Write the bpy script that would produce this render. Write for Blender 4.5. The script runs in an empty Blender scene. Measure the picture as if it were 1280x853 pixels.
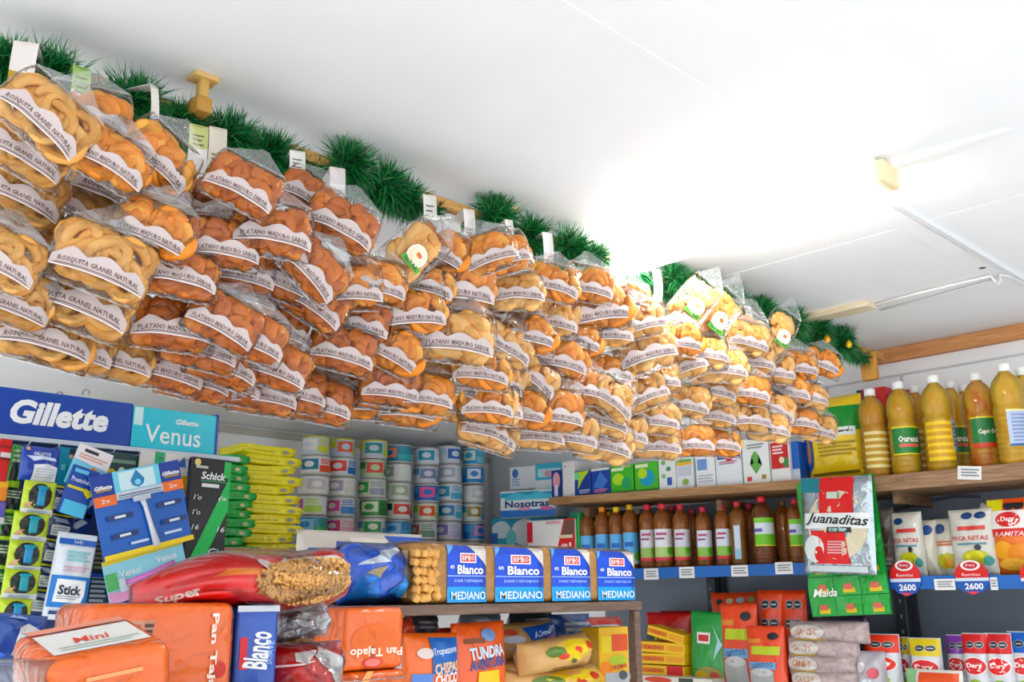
import bpy, bmesh, math, random
from mathutils import Vector, Matrix

# ------------------------------------------------------------ camera, world, exposure
SC = bpy.context.scene
COL = SC.collection
EYE = 1.52
FPX = 1213.4
YAW, PITCH, ROLL = math.radians(45.56), math.radians(14.75), math.radians(-0.56)
_f = Vector((math.cos(YAW)*math.cos(PITCH), math.sin(YAW)*math.cos(PITCH), math.sin(PITCH)))
_r = Vector((math.sin(YAW), -math.cos(YAW), 0)); _u = _r.cross(_f)
CR = math.cos(ROLL)*_r + math.sin(ROLL)*_u
CU = -math.sin(ROLL)*_r + math.cos(ROLL)*_u
CF = _f
CAM = Vector((0, 0, EYE))
cd = bpy.data.cameras.new('camera'); cam = bpy.data.objects.new('camera', cd); COL.objects.link(cam)
cd.sensor_width = 36.0; cd.lens = FPX/1280*36.0; cd.clip_start = 0.02; cd.clip_end = 60
m = Matrix((CR, CU, -CF)).transposed().to_4x4(); m.translation = CAM
cam.matrix_world = m
SC.camera = cam

W = bpy.data.worlds.new('daylight'); SC.world = W; W.use_nodes = True
bg = W.node_tree.nodes['Background']; bg.inputs['Color'].default_value = (0.9, 0.955, 1.0, 1); bg.inputs['Strength'].default_value = 0.95
sd = bpy.data.lights.new('sun', 'SUN'); sd.energy = 3.0; sd.angle = .02; sd.color = (1, .97, .92)
sun = bpy.data.objects.new('sun', sd); COL.objects.link(sun)
sun.rotation_euler = Vector((.72, .62, -.78)).to_track_quat('-Z', 'Y').to_euler()      # enters under the open shop front behind the camera
SC.view_settings.view_transform = 'Standard'; SC.view_settings.look = 'None'
SC.view_settings.exposure = 1.05; SC.view_settings.gamma = 1.0; SC.view_settings.use_curve_mapping = False
TUBE_STRENGTH = 17.0
try:
    SC.cycles.transparent_max_bounces = 28; SC.cycles.use_denoising = True
    SC.cycles.max_bounces = 10; SC.cycles.diffuse_bounces = 5; SC.cycles.sample_clamp_indirect = 6
    SC.cycles.caustics_reflective = False; SC.cycles.caustics_refractive = False
except Exception: pass

# ------------------------------------------------------------ helpers
def ray(px, py): return CR*((px-640)/FPX) + CU*(-(py-426.5)/FPX) + CF
def at(px, py, X=None, Y=None, Z=None, D=None):
    """point of the room seen at a pixel: on plane x=X, y=Y, height Z, or at forward depth D"""
    d = ray(px, py)
    if X is not None: t = X/d.x
    elif Y is not None: t = Y/d.y
    elif Z is not None: t = (Z-EYE)/d.z
    else: t = D
    return CAM + d*t
def depth(p): return (Vector(p)-CAM).dot(CF)

def lin(h):
    h = h.lstrip('#'); o = []
    for i in (0, 2, 4):
        c = int(h[i:i+2], 16)/255
        o.append(c/12.92 if c <= .04045 else ((c+.055)/1.055)**2.4)
    return o
_MC = {}
def M(col, rough=.45, var=.06, bump=0, bscale=40, metal=0, spec=.5, vscale=9, coat=0):
    k = (col, rough, var, bump, bscale, metal, spec, vscale, coat)
    if k in _MC: return _MC[k]
    mt = bpy.data.materials.new('paint_'+col.lstrip('#')); mt.use_nodes = True
    nt = mt.node_tree; b = nt.nodes['Principled BSDF']; L = nt.links
    c = lin(col); lu = .25*c[0]+.6*c[1]+.15*c[2]; c = [max(0.004, min(.95, lu+(x-lu)*1.18)) for x in c]
    tc = nt.nodes.new('ShaderNodeTexCoord')
    nz = nt.nodes.new('ShaderNodeTexNoise'); nz.inputs['Scale'].default_value = vscale; nz.inputs['Detail'].default_value = 3
    L.new(tc.outputs['Object'], nz.inputs['Vector'])
    mx = nt.nodes.new('ShaderNodeMix'); mx.data_type = 'RGBA'
    mx.inputs['A'].default_value = [max(0, x*(1-var*1.6)) for x in c]+[1]
    mx.inputs['B'].default_value = [min(1, x*(1+var*1.2)) for x in c]+[1]
    L.new(nz.outputs['Fac'], mx.inputs['Factor']); L.new(mx.outputs['Result'], b.inputs['Base Color'])
    b.inputs['Roughness'].default_value = rough; b.inputs['Metallic'].default_value = metal
    b.inputs['Specular IOR Level'].default_value = spec
    b.inputs['Coat Weight'].default_value = coat; b.inputs['Coat Roughness'].default_value = .08
    if bump:
        n2 = nt.nodes.new('ShaderNodeTexNoise'); n2.inputs['Scale'].default_value = bscale; n2.inputs['Detail'].default_value = 2
        n2.inputs['Distortion'].default_value = .8
        L.new(tc.outputs['Object'], n2.inputs['Vector'])
        bp = nt.nodes.new('ShaderNodeBump'); bp.inputs['Strength'].default_value = bump; bp.inputs['Distance'].default_value = .01
        L.new(n2.outputs['Fac'], bp.inputs['Height']); L.new(bp.outputs['Normal'], b.inputs['Normal'])
        if coat: L.new(bp.outputs['Normal'], b.inputs['Coat Normal'])
    _MC[k] = mt; return mt
def foil(col, bump=.45, bscale=24): return M(col, .36, .05, bump*1.15, bscale, 0, .45, 9, .5)
def wood(col, col2, scale=14, stretch=(1, 12, 12), rough=.6):
    k = ('wood', col, col2, scale, stretch)
    if k in _MC: return _MC[k]
    mt = bpy.data.materials.new('wood_'+col.lstrip('#')); mt.use_nodes = True
    nt = mt.node_tree; b = nt.nodes['Principled BSDF']; L = nt.links
    tc = nt.nodes.new('ShaderNodeTexCoord'); mp = nt.nodes.new('ShaderNodeMapping'); mp.inputs['Scale'].default_value = stretch
    nz = nt.nodes.new('ShaderNodeTexNoise'); nz.inputs['Scale'].default_value = scale; nz.inputs['Detail'].default_value = 5; nz.inputs['Distortion'].default_value = 1.2
    L.new(tc.outputs['Object'], mp.inputs['Vector']); L.new(mp.outputs['Vector'], nz.inputs['Vector'])
    cr = nt.nodes.new('ShaderNodeValToRGB'); cr.color_ramp.elements[0].position = .35; cr.color_ramp.elements[1].position = .68
    cr.color_ramp.elements[0].color = lin(col2)+[1]; cr.color_ramp.elements[1].color = lin(col)+[1]
    L.new(nz.outputs['Fac'], cr.inputs['Fac']); L.new(cr.outputs['Color'], b.inputs['Base Color'])
    b.inputs['Roughness'].default_value = rough
    bp = nt.nodes.new('ShaderNodeBump'); bp.inputs['Strength'].default_value = .15
    L.new(nz.outputs['Fac'], bp.inputs['Height']); L.new(bp.outputs['Normal'], b.inputs['Normal'])
    _MC[k] = mt; return mt
def film(tint='#ffffff', bump=.5, bscale=26, rough=.1, ior=1.4, base=.02, milky=0.0):
    k = ('film', tint, bump, bscale, rough, ior, base, milky)
    if k in _MC: return _MC[k]
    mt = bpy.data.materials.new('clear_film'); mt.use_nodes = True
    nt = mt.node_tree; nt.nodes.clear(); L = nt.links
    out = nt.nodes.new('ShaderNodeOutputMaterial')
    tr = nt.nodes.new('ShaderNodeBsdfTransparent'); tr.inputs['Color'].default_value = lin(tint)+[1]
    gl = nt.nodes.new('ShaderNodeBsdfGlossy'); gl.inputs['Roughness'].default_value = rough; gl.inputs['Color'].default_value = (1, 1, 1, 1)
    tc = nt.nodes.new('ShaderNodeTexCoord')
    nz = nt.nodes.new('ShaderNodeTexNoise'); nz.inputs['Scale'].default_value = bscale; nz.inputs['Detail'].default_value = 2; nz.inputs['Distortion'].default_value = 1.5
    L.new(tc.outputs['Object'], nz.inputs['Vector'])
    bp = nt.nodes.new('ShaderNodeBump'); bp.inputs['Strength'].default_value = bump; bp.inputs['Distance'].default_value = .012
    L.new(nz.outputs['Fac'], bp.inputs['Height'])
    fr = nt.nodes.new('ShaderNodeFresnel'); fr.inputs['IOR'].default_value = ior
    L.new(bp.outputs['Normal'], fr.inputs['Normal']); L.new(bp.outputs['Normal'], gl.inputs['Normal'])
    ad = nt.nodes.new('ShaderNodeMath'); ad.operation = 'MULTIPLY_ADD'; ad.use_clamp = True
    ad.inputs[1].default_value = .9; ad.inputs[2].default_value = base
    L.new(fr.outputs['Fac'], ad.inputs[0])
    mx = nt.nodes.new('ShaderNodeMixShader'); L.new(ad.outputs[0], mx.inputs[0])
    src = tr
    if milky:
        df = nt.nodes.new('ShaderNodeBsdfDiffuse'); df.inputs['Color'].default_value = (.9, .9, .92, 1)
        m2 = nt.nodes.new('ShaderNodeMixShader'); m2.inputs[0].default_value = milky
        L.new(tr.outputs[0], m2.inputs[1]); L.new(df.outputs[0], m2.inputs[2]); src = m2
    L.new(src.outputs[0], mx.inputs[1]); L.new(gl.outputs[0], mx.inputs[2]); L.new(mx.outputs[0], out.inputs['Surface'])
    _MC[k] = mt; return mt

def mesh(name, V, Fc, mat, smooth=False):
    me = bpy.data.meshes.new(name); me.from_pydata([tuple(v) for v in V], [], Fc); me.materials.append(mat)
    if smooth: me.polygons.foreach_set('use_smooth', [True]*len(me.polygons))
    me.update(); return me
def link(name, me, parent=None, loc=None, rot=None, mw=None):
    o = bpy.data.objects.new(name, me); COL.objects.link(o)
    if parent: o.parent = parent
    if mw is not None: o.matrix_local = mw
    else:
        if loc is not None: o.location = loc
        if rot is not None: o.rotation_euler = rot
    return o
def tag(o, label=None, cat=None, group=None, kind=None):
    if label: o['label'] = label
    if cat: o['category'] = cat
    if group: o['group'] = group
    if kind: o['kind'] = kind
    return o
def thing(name, label, cat, loc=(0, 0, 0), rz=0, group=None, mw=None, roll=0, pitch=0):
    o = bpy.data.objects.new(name, None); o.empty_display_size = .02; COL.objects.link(o)
    if mw is not None: o.matrix_world = mw
    else:
        o.matrix_world = Matrix.Translation(Vector(loc)) @ Matrix.Rotation(rz, 4, 'Z') @ Matrix.Rotation(pitch, 4, 'X') @ Matrix.Rotation(roll, 4, 'Y')
    return tag(o, label, cat, group)
def dup(root, mw, label=None, group=None):
    r = root.copy(); COL.objects.link(r); r.matrix_world = mw
    if label: r['label'] = label
    if group: r['group'] = group
    for ch in root.children:
        c = ch.copy(); COL.objects.link(c); c.parent = r
        for g in ch.children:
            d = g.copy(); COL.objects.link(d); d.parent = c
    return r

def boxm(name, sx, sy, sz, mat, c=(0, 0, 0), bev=0, seg=2):
    """box centred on c, optionally with rounded edges"""
    bm = bmesh.new(); bmesh.ops.create_cube(bm, size=1)
    for v in bm.verts: v.co = Vector((v.co.x*sx+c[0], v.co.y*sy+c[1], v.co.z*sz+c[2]))
    if bev: bmesh.ops.bevel(bm, geom=list(bm.edges), offset=bev, segments=seg, affect='EDGES', profile=.5)
    me = bpy.data.meshes.new(name); bm.to_mesh(me); bm.free(); me.materials.append(mat)
    if bev and seg > 1: me.polygons.foreach_set('use_smooth', [True]*len(me.polygons))
    me.update(); return me
def tubem(name, pts, r, mat, n=6, cap=True):
    pts = [Vector(p) for p in pts]; V = []; Fc = []
    rs = r if isinstance(r, (list, tuple)) else [r]*len(pts)
    up0 = Vector((0, 0, 1))
    for i, p in enumerate(pts):
        t = (pts[min(i+1, len(pts)-1)]-pts[max(i-1, 0)]).normalized()
        up = up0 if abs(t.dot(up0)) < .95 else Vector((1, 0, 0))
        a = t.cross(up).normalized(); b = t.cross(a)
        for k in range(n):
            w = 2*math.pi*k/n; V.append(p+a*(rs[i]*math.cos(w))+b*(rs[i]*math.sin(w)))
    for i in range(len(pts)-1):
        for k in range(n): Fc.append((i*n+k, i*n+(k+1) % n, (i+1)*n+(k+1) % n, (i+1)*n+k))
    if cap: Fc.append(tuple(range(n))[::-1]); Fc.append(tuple((len(pts)-1)*n+k for k in range(n)))
    return mesh(name, V, Fc, mat, True)
def lathem(name, prof, mat, n=20, cap=True):
    V = []; Fc = []
    for r, z in prof:
        for k in range(n):
            w = 2*math.pi*k/n; V.append((r*math.cos(w), r*math.sin(w), z))
    for i in range(len(prof)-1):
        for k in range(n): Fc.append((i*n+k, i*n+(k+1) % n, (i+1)*n+(k+1) % n, (i+1)*n+k))
    if cap: Fc.append(tuple(range(n))[::-1]); Fc.append(tuple((len(prof)-1)*n+k for k in range(n)))
    return mesh(name, V, Fc, mat, True)

# surfaces: a face of a pack is described by surf(x, z, off) -> local point; local front is -Y
def flat(y): return lambda x, z, off=0: Vector((x, y-off, z))
def topface(z): return lambda x, y, off=0: Vector((x, y, z+off))
def sideface(x0): return lambda y, z, off=0: Vector((x0-off, -y, z))     # left side (-X); first coordinate runs to the viewer's right
def cyl(r, c0=0): return lambda x, z, off=0: Vector(((r+off)*math.sin(x/r+c0), -(r+off)*math.cos(x/r+c0), z))
def patch(name, surf, x0, x1, z0, z1, mat, parent, nx=1, nz=1, off=.0006, top=None, bot=None, shear=0):
    V = []; Fc = []
    for j in range(nz+1):
        for i in range(nx+1):
            s = i/nx; x = x0+(x1-x0)*s
            zb = z0+(bot(s) if bot else 0); zt = z1+(top(s) if top else 0)
            z = zb+(zt-zb)*j/nz
            V.append(surf(x+shear*(z-z0), z, off))
    for j in range(nz):
        for i in range(nx):
            a = j*(nx+1)+i; Fc.append((a, a+1, a+nx+2, a+nx+1))
    return link(name, mesh(name, V, Fc, mat, nx*nz > 1), parent)
def poly(name, surf, pts, mat, parent, off=.0007):
    return link(name, mesh(name, [surf(x, z, off) for x, z in pts], [tuple(range(len(pts)))], mat), parent)
def polyf(name, surf, pts, mat, parent, off=.0007, n=1):
    """outline filled with triangles; on curved faces it is cut finer so that it follows the surface"""
    bm = bmesh.new(); vs = [bm.verts.new((x, 0, z)) for x, z in pts]; f = bm.faces.new(vs)
    bmesh.ops.triangulate(bm, faces=[f])
    if n > 1:
        for _ in range(3): bmesh.ops.subdivide_edges(bm, edges=[e for e in bm.edges if e.calc_length() > .006], cuts=1, use_grid_fill=True)
        bmesh.ops.triangulate(bm, faces=list(bm.faces))
    for v in bm.verts: v.co = surf(v.co.x, v.co.z, off)
    me = bpy.data.meshes.new(name); bm.to_mesh(me); bm.free(); me.materials.append(mat)
    return link(name, me, parent)
def oval(name, surf, cx, cz, rx, rz, mat, parent, n=18, off=.0008, rot=0):
    V = [surf(cx, cz, off)]; Fc = []
    for q in (.55, 1):
        for k in range(n):
            w = 2*math.pi*k/n; x = rx*q*math.cos(w); z = rz*q*math.sin(w)
            V.append(surf(cx+x*math.cos(rot)-z*math.sin(rot), cz+x*math.sin(rot)+z*math.cos(rot), off))
    for k in range(n):
        k2 = (k+1) % n; Fc.append((0, 1+k, 1+k2)); Fc.append((1+k, 1+n+k, 1+n+k2, 1+k2))
    return link(name, mesh(name, V, Fc, mat), parent)
_TX = {}
def glyphs(s, bold=.012, shear=0, res=2, space=1.0):
    k = (s, bold, shear, res, space)
    if k in _TX: return _TX[k]
    cu = bpy.data.curves.new('lettering', 'FONT'); cu.body = s; cu.size = 1; cu.offset = bold; cu.shear = shear
    cu.resolution_u = res; cu.fill_mode = 'FRONT'; cu.space_character = space
    ob = bpy.data.objects.new('lettering', cu)
    me = bpy.data.meshes.new_from_object(ob)
    V = [v.co.copy() for v in me.vertices]; Fc = [tuple(p.vertices) for p in me.polygons]
    bpy.data.objects.remove(ob); bpy.data.curves.remove(cu); bpy.data.meshes.remove(me)
    x0 = min(v.x for v in V); x1 = max(v.x for v in V); y0 = min(v.y for v in V); y1 = max(v.y for v in V)
    V = [((v.x-(x0+x1)/2)/(x1-x0), (v.y-(y0+y1)/2)/(y1-y0)) for v in V]     # unit box, centred
    _TX[k] = (V, Fc, (x1-x0)/(y1-y0)); return _TX[k]
def text(s, surf, cx, cz, w, h, mat, parent, bold=.012, shear=0, rot=0, off=.0012, res=2, name='lettering', arch=None, space=1.0):
    """flat print: string s filling a box w x h on a surface; w or h may be None to keep the proportions"""
    V, Fc, asp = glyphs(s, bold, shear, res, space)
    if h is None: h = w/asp
    if w is None: w = h*asp
    c, sn = math.cos(rot), math.sin(rot); P = []
    for a, b in V:
        x = a*w; z = b*h+(arch(a) if arch else 0)
        P.append(surf(cx+x*c-z*sn, cz+x*sn+z*c, off))
    return link(name, mesh(name, P, Fc, mat), parent)

def pouch_surf(w, h, t, seal=.1, crumple=.0, seed=0, px=2.6, pz=2.4):
    rnd = random.Random(seed); ph = [rnd.uniform(0, 6.28) for _ in range(6)]; fr = [rnd.uniform(3, 8) for _ in range(6)]
    def half(x, z):
        u = max(-1, min(1, 2*x/w)); v = max(-1, min(1, 2*z/h)); s = 1-2*seal
        vv = min(1, abs(v)/max(.1, 1-seal))
        b = (1-abs(u)**px)*(1-vv**pz)
        return t/2*max(0, b)**.62
    def wr(x, z):
        u = 2*x/w; v = 2*z/h
        e = max(0, 1-max(abs(u), abs(v))**6)
        return crumple*e*(math.sin(fr[0]*u+fr[1]*v+ph[0])+.7*math.sin(fr[2]*u-fr[3]*v+ph[1])+.5*math.sin(fr[4]*2*u+ph[2])*math.sin(fr[5]*2*v+ph[3]))
    def front(x, z, off=0): return Vector((x, -half(x, z)-wr(x, z)-off, z))
    def back(x, z, off=0): return Vector((x, half(x, z)+off+.0004, z))
    return front, back
def pouchm(name, w, h, t, mat, front, back, nx=10, nz=12, teeth=0, edge=None):
    V = []; Fc = []
    def zx(i, j):
        u = -1+2*i/nx; v = -1+2*j/nz
        x = w/2*math.sin(u*math.pi/2)*.15+w/2*u*.85; z = h/2*v
        if edge: x *= edge(v)
        return x, z
    for s in (front, back):
        for j in range(nz+1):
            for i in range(nx+1): V.append(s(*zx(i, j)))
    n = (nx+1)*(nz+1)
    for j in range(nz):
        for i in range(nx):
            a = j*(nx+1)+i; Fc.append((a, a+1, a+nx+2, a+nx+1)); Fc.append((n+a, n+a+nx+1, n+a+nx+2, n+a+1))
    for j in range(nz):
        a = j*(nx+1); b = a+nx+1; Fc.append((a, b, n+b, n+a)); a += nx; b += nx; Fc.append((a, n+a, n+b, b))
    for i in range(nx):
        a = i; Fc.append((a, n+a, n+a+1, a+1)); a = nz*(nx+1)+i; Fc.append((a, a+1, n+a+1, n+a))
    return mesh(name, V, Fc, mat, True)
def ordinal(n):
    return ['first', 'second', 'third', 'fourth', 'fifth', 'sixth', 'seventh', 'eighth', 'ninth', 'tenth', 'eleventh', 'twelfth', 'thirteenth', 'fourteenth', 'fifteenth', 'sixteenth', 'seventeenth', 'eighteenth', 'nineteenth', 'twentieth'][n]
WHITE = M('#f1f1f0', .4); INK = M('#2a2220', .5); NAVY = M('#1b3c8f', .35); BLUE = M('#1f6fd0', .35); RED = M('#cf2026', .35)
GREEN = M('#1f8a3a', .35); YELLOW = M('#f2d21b', .35); ORANGE = M('#ee7420', .35); TEAL = M('#35bfc9', .35); BLACK = M('#1a1a1c', .4)
GOLD = M('#d9a62e', .35); CREAM = M('#efe3c4', .45); PINK = M('#e58ab8', .4); GREY = M('#8d9096', .5); LIME = M('#b6d322', .35)
XW, YW, ZC = 3.086, 3.30, EYE+.78
ZSHELF = EYE+.345
# ------------------------------------------------------------ the room
CEIL = M('#f0f1f3', .75, .02, .08, 3); WALLM = M('#f3f4f5', .7, .03, .1, 5)
def struct(name, me, parent=None, **k):
    o = link(name, me, parent, **k)
    if not parent: o['kind'] = 'structure'
    return o
def slab(name, x0, x1, y0, y1, z0, z1, mat, parent=None, bev=0):
    return struct(name, boxm(name, x1-x0, y1-y0, z1-z0, mat, ((x0+x1)/2, (y0+y1)/2, (z0+z1)/2), bev, 1), parent)
ce = bpy.data.objects.new('ceiling', None); COL.objects.link(ce); ce['kind'] = 'structure'
for (x0, x1) in ((-2.2, 2.02), (2.024, 3.2)):
    for (y0, y1) in ((-2.2, .776), (.78, 1.42)):
        slab('ceiling_panel', x0, x1, y0, y1, ZC, ZC+.012, CEIL, ce)
# the ceiling falls towards the left wall behind the rail
zl = EYE+.625
struct('ceiling_panel', mesh('ceiling_panel', [(-2.2, 1.42, ZC), (3.2, 1.42, ZC), (3.2, 3.4, zl), (-2.2, 3.4, zl), (-2.2, 1.42, ZC+.012), (3.2, 1.42, ZC+.012), (3.2, 3.4, zl+.012), (-2.2, 3.4, zl+.012)],
       [(0, 3, 2, 1), (4, 5, 6, 7), (0, 1, 5, 4), (1, 2, 6, 5), (2, 3, 7, 6), (3, 0, 4, 7)], CEIL), ce)
slab('wall_left', -2.2, XW+.1, YW, YW+.1, 0, ZC+.02, WALLM)
slab('wall_right', XW, XW+.1, -.6, YW, 0, ZC+.02, WALLM)
slab('floor', -2.2, XW+.1, -2.2, YW+.1, -.05, 0, M('#dcdcda', .4, .05, .1, 6))
# battens, seams and trims
tw = wood('#d79a62', '#b97a45', 9, (10, 1, 10))
slab('trim_1', XW-.028, XW+.001, -.6, 1.42, ZC-.045, ZC-.001, tw)
seam = M('#dfe0e3', .6, .03)
p = at(970, 185, Z=ZC); slab('trim_2', -2.0, 1.62, .771, .785, ZC-.0012, ZC+.001, CEIL)
slab('trim_3', 1.79, XW-.03, .772, .784, ZC-.008, ZC+.001, seam)
slab('trim_4', 1.79, 2.28, .79, .835, ZC-.004, ZC+.001, CEIL)
a = at(1000, 396, Z=ZC); b = at(1095, 379, Z=ZC)
slab('trim_5', a.x-.02, a.x+.035, b.y, a.y+.02, ZC-.018, ZC+.001, wood('#e4d6bb', '#d6c2a0', 9, (10, 1, 10)))
slab('trim_6', XW-.006, XW+.001, -.6, 3.3, ZC-.092, ZC-.086, M('#cfd1d3', .7))
slab('trim_7', XW-.005, XW+.001, at(1126, 460, X=XW).y-.004, at(1126, 460, X=XW).y+.004, 1.2, ZC-.09, M('#c3c6c8', .7))
slab('trim_8', XW-.012, XW-.0, YW-.03, YW, 0, zl, M('#d3d6d8', .6))
slab('trim_9', -2.2, XW, YW-.012, YW, zl-.025, zl+.002, M('#bdbab4', .7, .15))
# screws in the ceiling
for (px, py) in ((1097, 264), (1144, 289), (1228, 335)):
    q = at(px, py, Z=ZC)
    o = link('ceiling_screw', lathem('ceiling_screw', [(.002, -.002), (.008, -.001), (.009, .0015)], M('#5b5a5c', .5), 10), None, q)
    tag(o, {1097: 'dark screw head beside the lamp in the ceiling strip', 1144: 'dark screw head midway along the ceiling seam', 1228: 'dark screw head near the cable hook on the ceiling'}[px], 'screw', 'ceiling screws')

# ceiling lamp
tl = thing('ceiling_lamp', 'glowing fluorescent batten lamp on the white ceiling', 'lamp', (1.665, 1.05, ZC))
emi = bpy.data.materials.new('lamp_glow'); emi.use_nodes = True
e_b = emi.node_tree.nodes['Principled BSDF']; e_b.inputs['Emission Color'].default_value = (1, .985, .96, 1); e_b.inputs['Emission Strength'].default_value = TUBE_STRENGTH; e_b.inputs['Base Color'].default_value = (1, 1, 1, 1)
link('housing', boxm('housing', .07, .70, .03, WHITE, (0, .007, -.0145), .004), tl)
for dx in (-.027, .027):
    link('tube', tubem('tube', [(dx, -.325, -.046), (dx, .345, -.046)], .015, emi, 12), tl)
for s in (-1, 1):
    link('end_socket', boxm('end_socket', .066, .03, .044, M('#ead9b4', .45, .12), (0, -.345 if s < 0 else .36, -.03), .005), tl)
a = at(1113, 207, Z=ZC); b = at(1262, 160, Z=ZC)
o = link('conduit_cover', mesh('conduit_cover', [(a.x-.028, a.y, ZC), (a.x+.028, a.y, ZC), (b.x+.006, b.y, ZC), (b.x-.006, b.y, ZC), (a.x-.022, a.y, ZC-.016), (a.x+.022, a.y, ZC-.016), (b.x+.004, b.y, ZC-.004), (b.x-.004, b.y, ZC-.004)],
       [(0, 1, 2, 3), (4, 7, 6, 5), (0, 4, 5, 1), (1, 5, 6, 2), (2, 6, 7, 3), (3, 7, 4, 0)], M('#f4f2f0', .5)))
tag(o, 'white tapered cable cover running on from the ceiling lamp', 'cable cover')
pts = [at(1095, 381, Z=ZC-.006), at(1150, 366, Z=ZC-.006), at(1200, 354, Z=ZC-.005), at(1238, 345, Z=ZC-.006), at(1244, 352, Z=ZC-.012), at(1247, 356, Z=ZC-.018), at(1252, 350, Z=ZC-.01), at(1250, 343, Z=ZC-.005), at(1262, 345, Z=ZC-.005), at(1285, 356, Z=ZC-.005), at(1330, 385, Z=ZC-.005)]
tag(link('ceiling_cable', tubem('ceiling_cable', pts, .0042, M('#efeeec', .5), 6)), 'white cable with a small hanging loop along the ceiling', 'cable')
pts = [at(1100, 388, Z=ZC-.004), at(1170, 370, Z=ZC-.004), at(1242, 350, Z=ZC-.004)]
tag(link('ceiling_cable', tubem('ceiling_cable', pts, .003, M('#e4e3e2', .5), 6)), 'thin straight white cable running beside the looped one', 'cable')
# ------------------------------------------------------------ hanging rail, garland, paper strips
RY, RZ = 1.345, EYE+.738
raily = lambda x: RY
rl = thing('hanging_rail', 'thin wooden rail hung under the ceiling above the snack bags', 'rail', (0, RY, RZ))
pine = wood('#d8a45c', '#b98440', 10, (1, 12, 12))
link('beam', boxm('beam', 3.2, .016, .022, pine, (1.4, 0, 0), .002, 1), rl)
hx = at(251, 140, Y=RY-.055).x
link('hanger_post', boxm('hanger_post', .016, .016, ZC-RZ+.01, M('#c9a468', .5, .15), (hx, -.055, (ZC-RZ)/2-.005), .003), rl)
link('hanger_flange', boxm('hanger_flange', .04, .032, .008, M('#d8b47a', .5, .15), (hx, -.055, ZC-RZ-.004), .002), rl)
link('hanger_clip', boxm('hanger_clip', .026, .075, .026, M('#b58a4c', .5, .2), (hx, -.03, -.008), .003), rl)
hx2 = at(635, 245, Y=RY).x
for hx3 in (hx2, 2.5):
    link('hanger_post', boxm('hanger_post', .014, .014, ZC-RZ, M('#c9a468', .5, .15), (hx3, 0, (ZC-RZ)/2), .002), rl)
    link('hanger_flange', boxm('hanger_flange', .035, .03, .006, M('#d8b47a', .5, .15), (hx3, 0, ZC-RZ-.003), .002), rl)
link('end_block', boxm('end_block', .02, .05, .09, M('#d59a55', .5, .15), (2.9, .0, -.045), .003), rl)

gar = thing('tinsel_garland', 'dark green tinsel garland twisted along the wooden rail', 'garland', (0, RY, RZ))
TG = [M(c, .38, .12, spec=.6) for c in ('#1d6b3c', '#2f8f4c', '#0f4a2c', '#63a86a')]
def tuft(cx, r, n, seed, squash=.8, core=False, length=.05):
    rnd = random.Random(seed); me = bpy.data.meshes.new('tinsel_tuft'); V = []; Fc = []; mi = []
    for k in range(n):
        a = rnd.uniform(0, 6.283); el = rnd.gauss(0, .5)
        d = Vector((math.sin(el)*1.0, math.cos(a)*math.cos(el)*.8, math.sin(a)*math.cos(el)))
        o = Vector((cx+rnd.uniform(-length, length), 0, 0)) if core else Vector((cx+rnd.gauss(0, .012), rnd.gauss(0, .004), rnd.gauss(.002, .006)))
        L = r*rnd.uniform(.65, 1.12); droop = Vector((0, 0, -.12*L*rnd.random()))
        s = d.cross(Vector((rnd.gauss(0, 1), rnd.gauss(0, 1), rnd.gauss(0, 1)))).normalized()*rnd.uniform(.0007, .0012)
        b = len(V); mid = o+d*L*.55+Vector((0, 0, .03*L)); V += [o-s*.6, o+s*.6, mid+s, mid-s, o+d*L+droop]
        Fc += [(b, b+1, b+2, b+3), (b+3, b+2, b+4)]; q = rnd.choice((0, 0, 0, 1, 1, 2, 2, 3)); mi += [q, q]
    me.from_pydata([tuple(v) for v in V], [], Fc)
    for t in TG: me.materials.append(t)
    me.polygons.foreach_set('material_index', mi); me.update()
    return link('tinsel_tuft', me, gar)
TUFTS = [(5, 88, .045), (62, 100, .05), (165, 135, .055), (225, 163, .045), (285, 178, .05), (335, 200, .052), (435, 212, .055), (480, 240, .055), (505, 255, .045), (617, 275, .058), (662, 300, .05), (710, 318, .058), (738, 330, .05),
         (795, 347, .055), (842, 356, .055), (874, 366, .055), (912, 382, .058), (950, 397, .06), (988, 410, .06), (1020, 418, .065), (1050, 432, .06)]
for i, (px, py, r) in enumerate(TUFTS):
    x = at(px, py, Y=RY-.012).x
    t = tuft(x, r*1.12, 1300, 10+i); t.location = (0, -.02, at(px, py-5, Y=RY-.02).z-RZ)
x = -.15; i = 0
while x < 2.85:                      # the thinner runs between the tufts
    gap = at(548, 255, Y=RY).x < x+.04 < at(592, 270, Y=RY).x
    if not gap: t = tuft(x+.04, .042, 650, 400+i, core=True, length=.05); t.location = (0, .004, -.02)
    x += .085; i += 1
for (px, py, c, w) in ((1034, 425, '#e0a43a', 'yellow ornament'), (1061, 431, '#d9b52a', 'golden ornament')):
    q = at(px, py, Y=RY-.06)
    link('ornament', lathem('ornament', [(.0015, -.011), (.007, -.008), (.0105, 0), (.008, .008), (.003, .011), (.003, .014)], M(c, .2, metal=.4), 12), gar, q-Vector((0, RY, RZ)))

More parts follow.
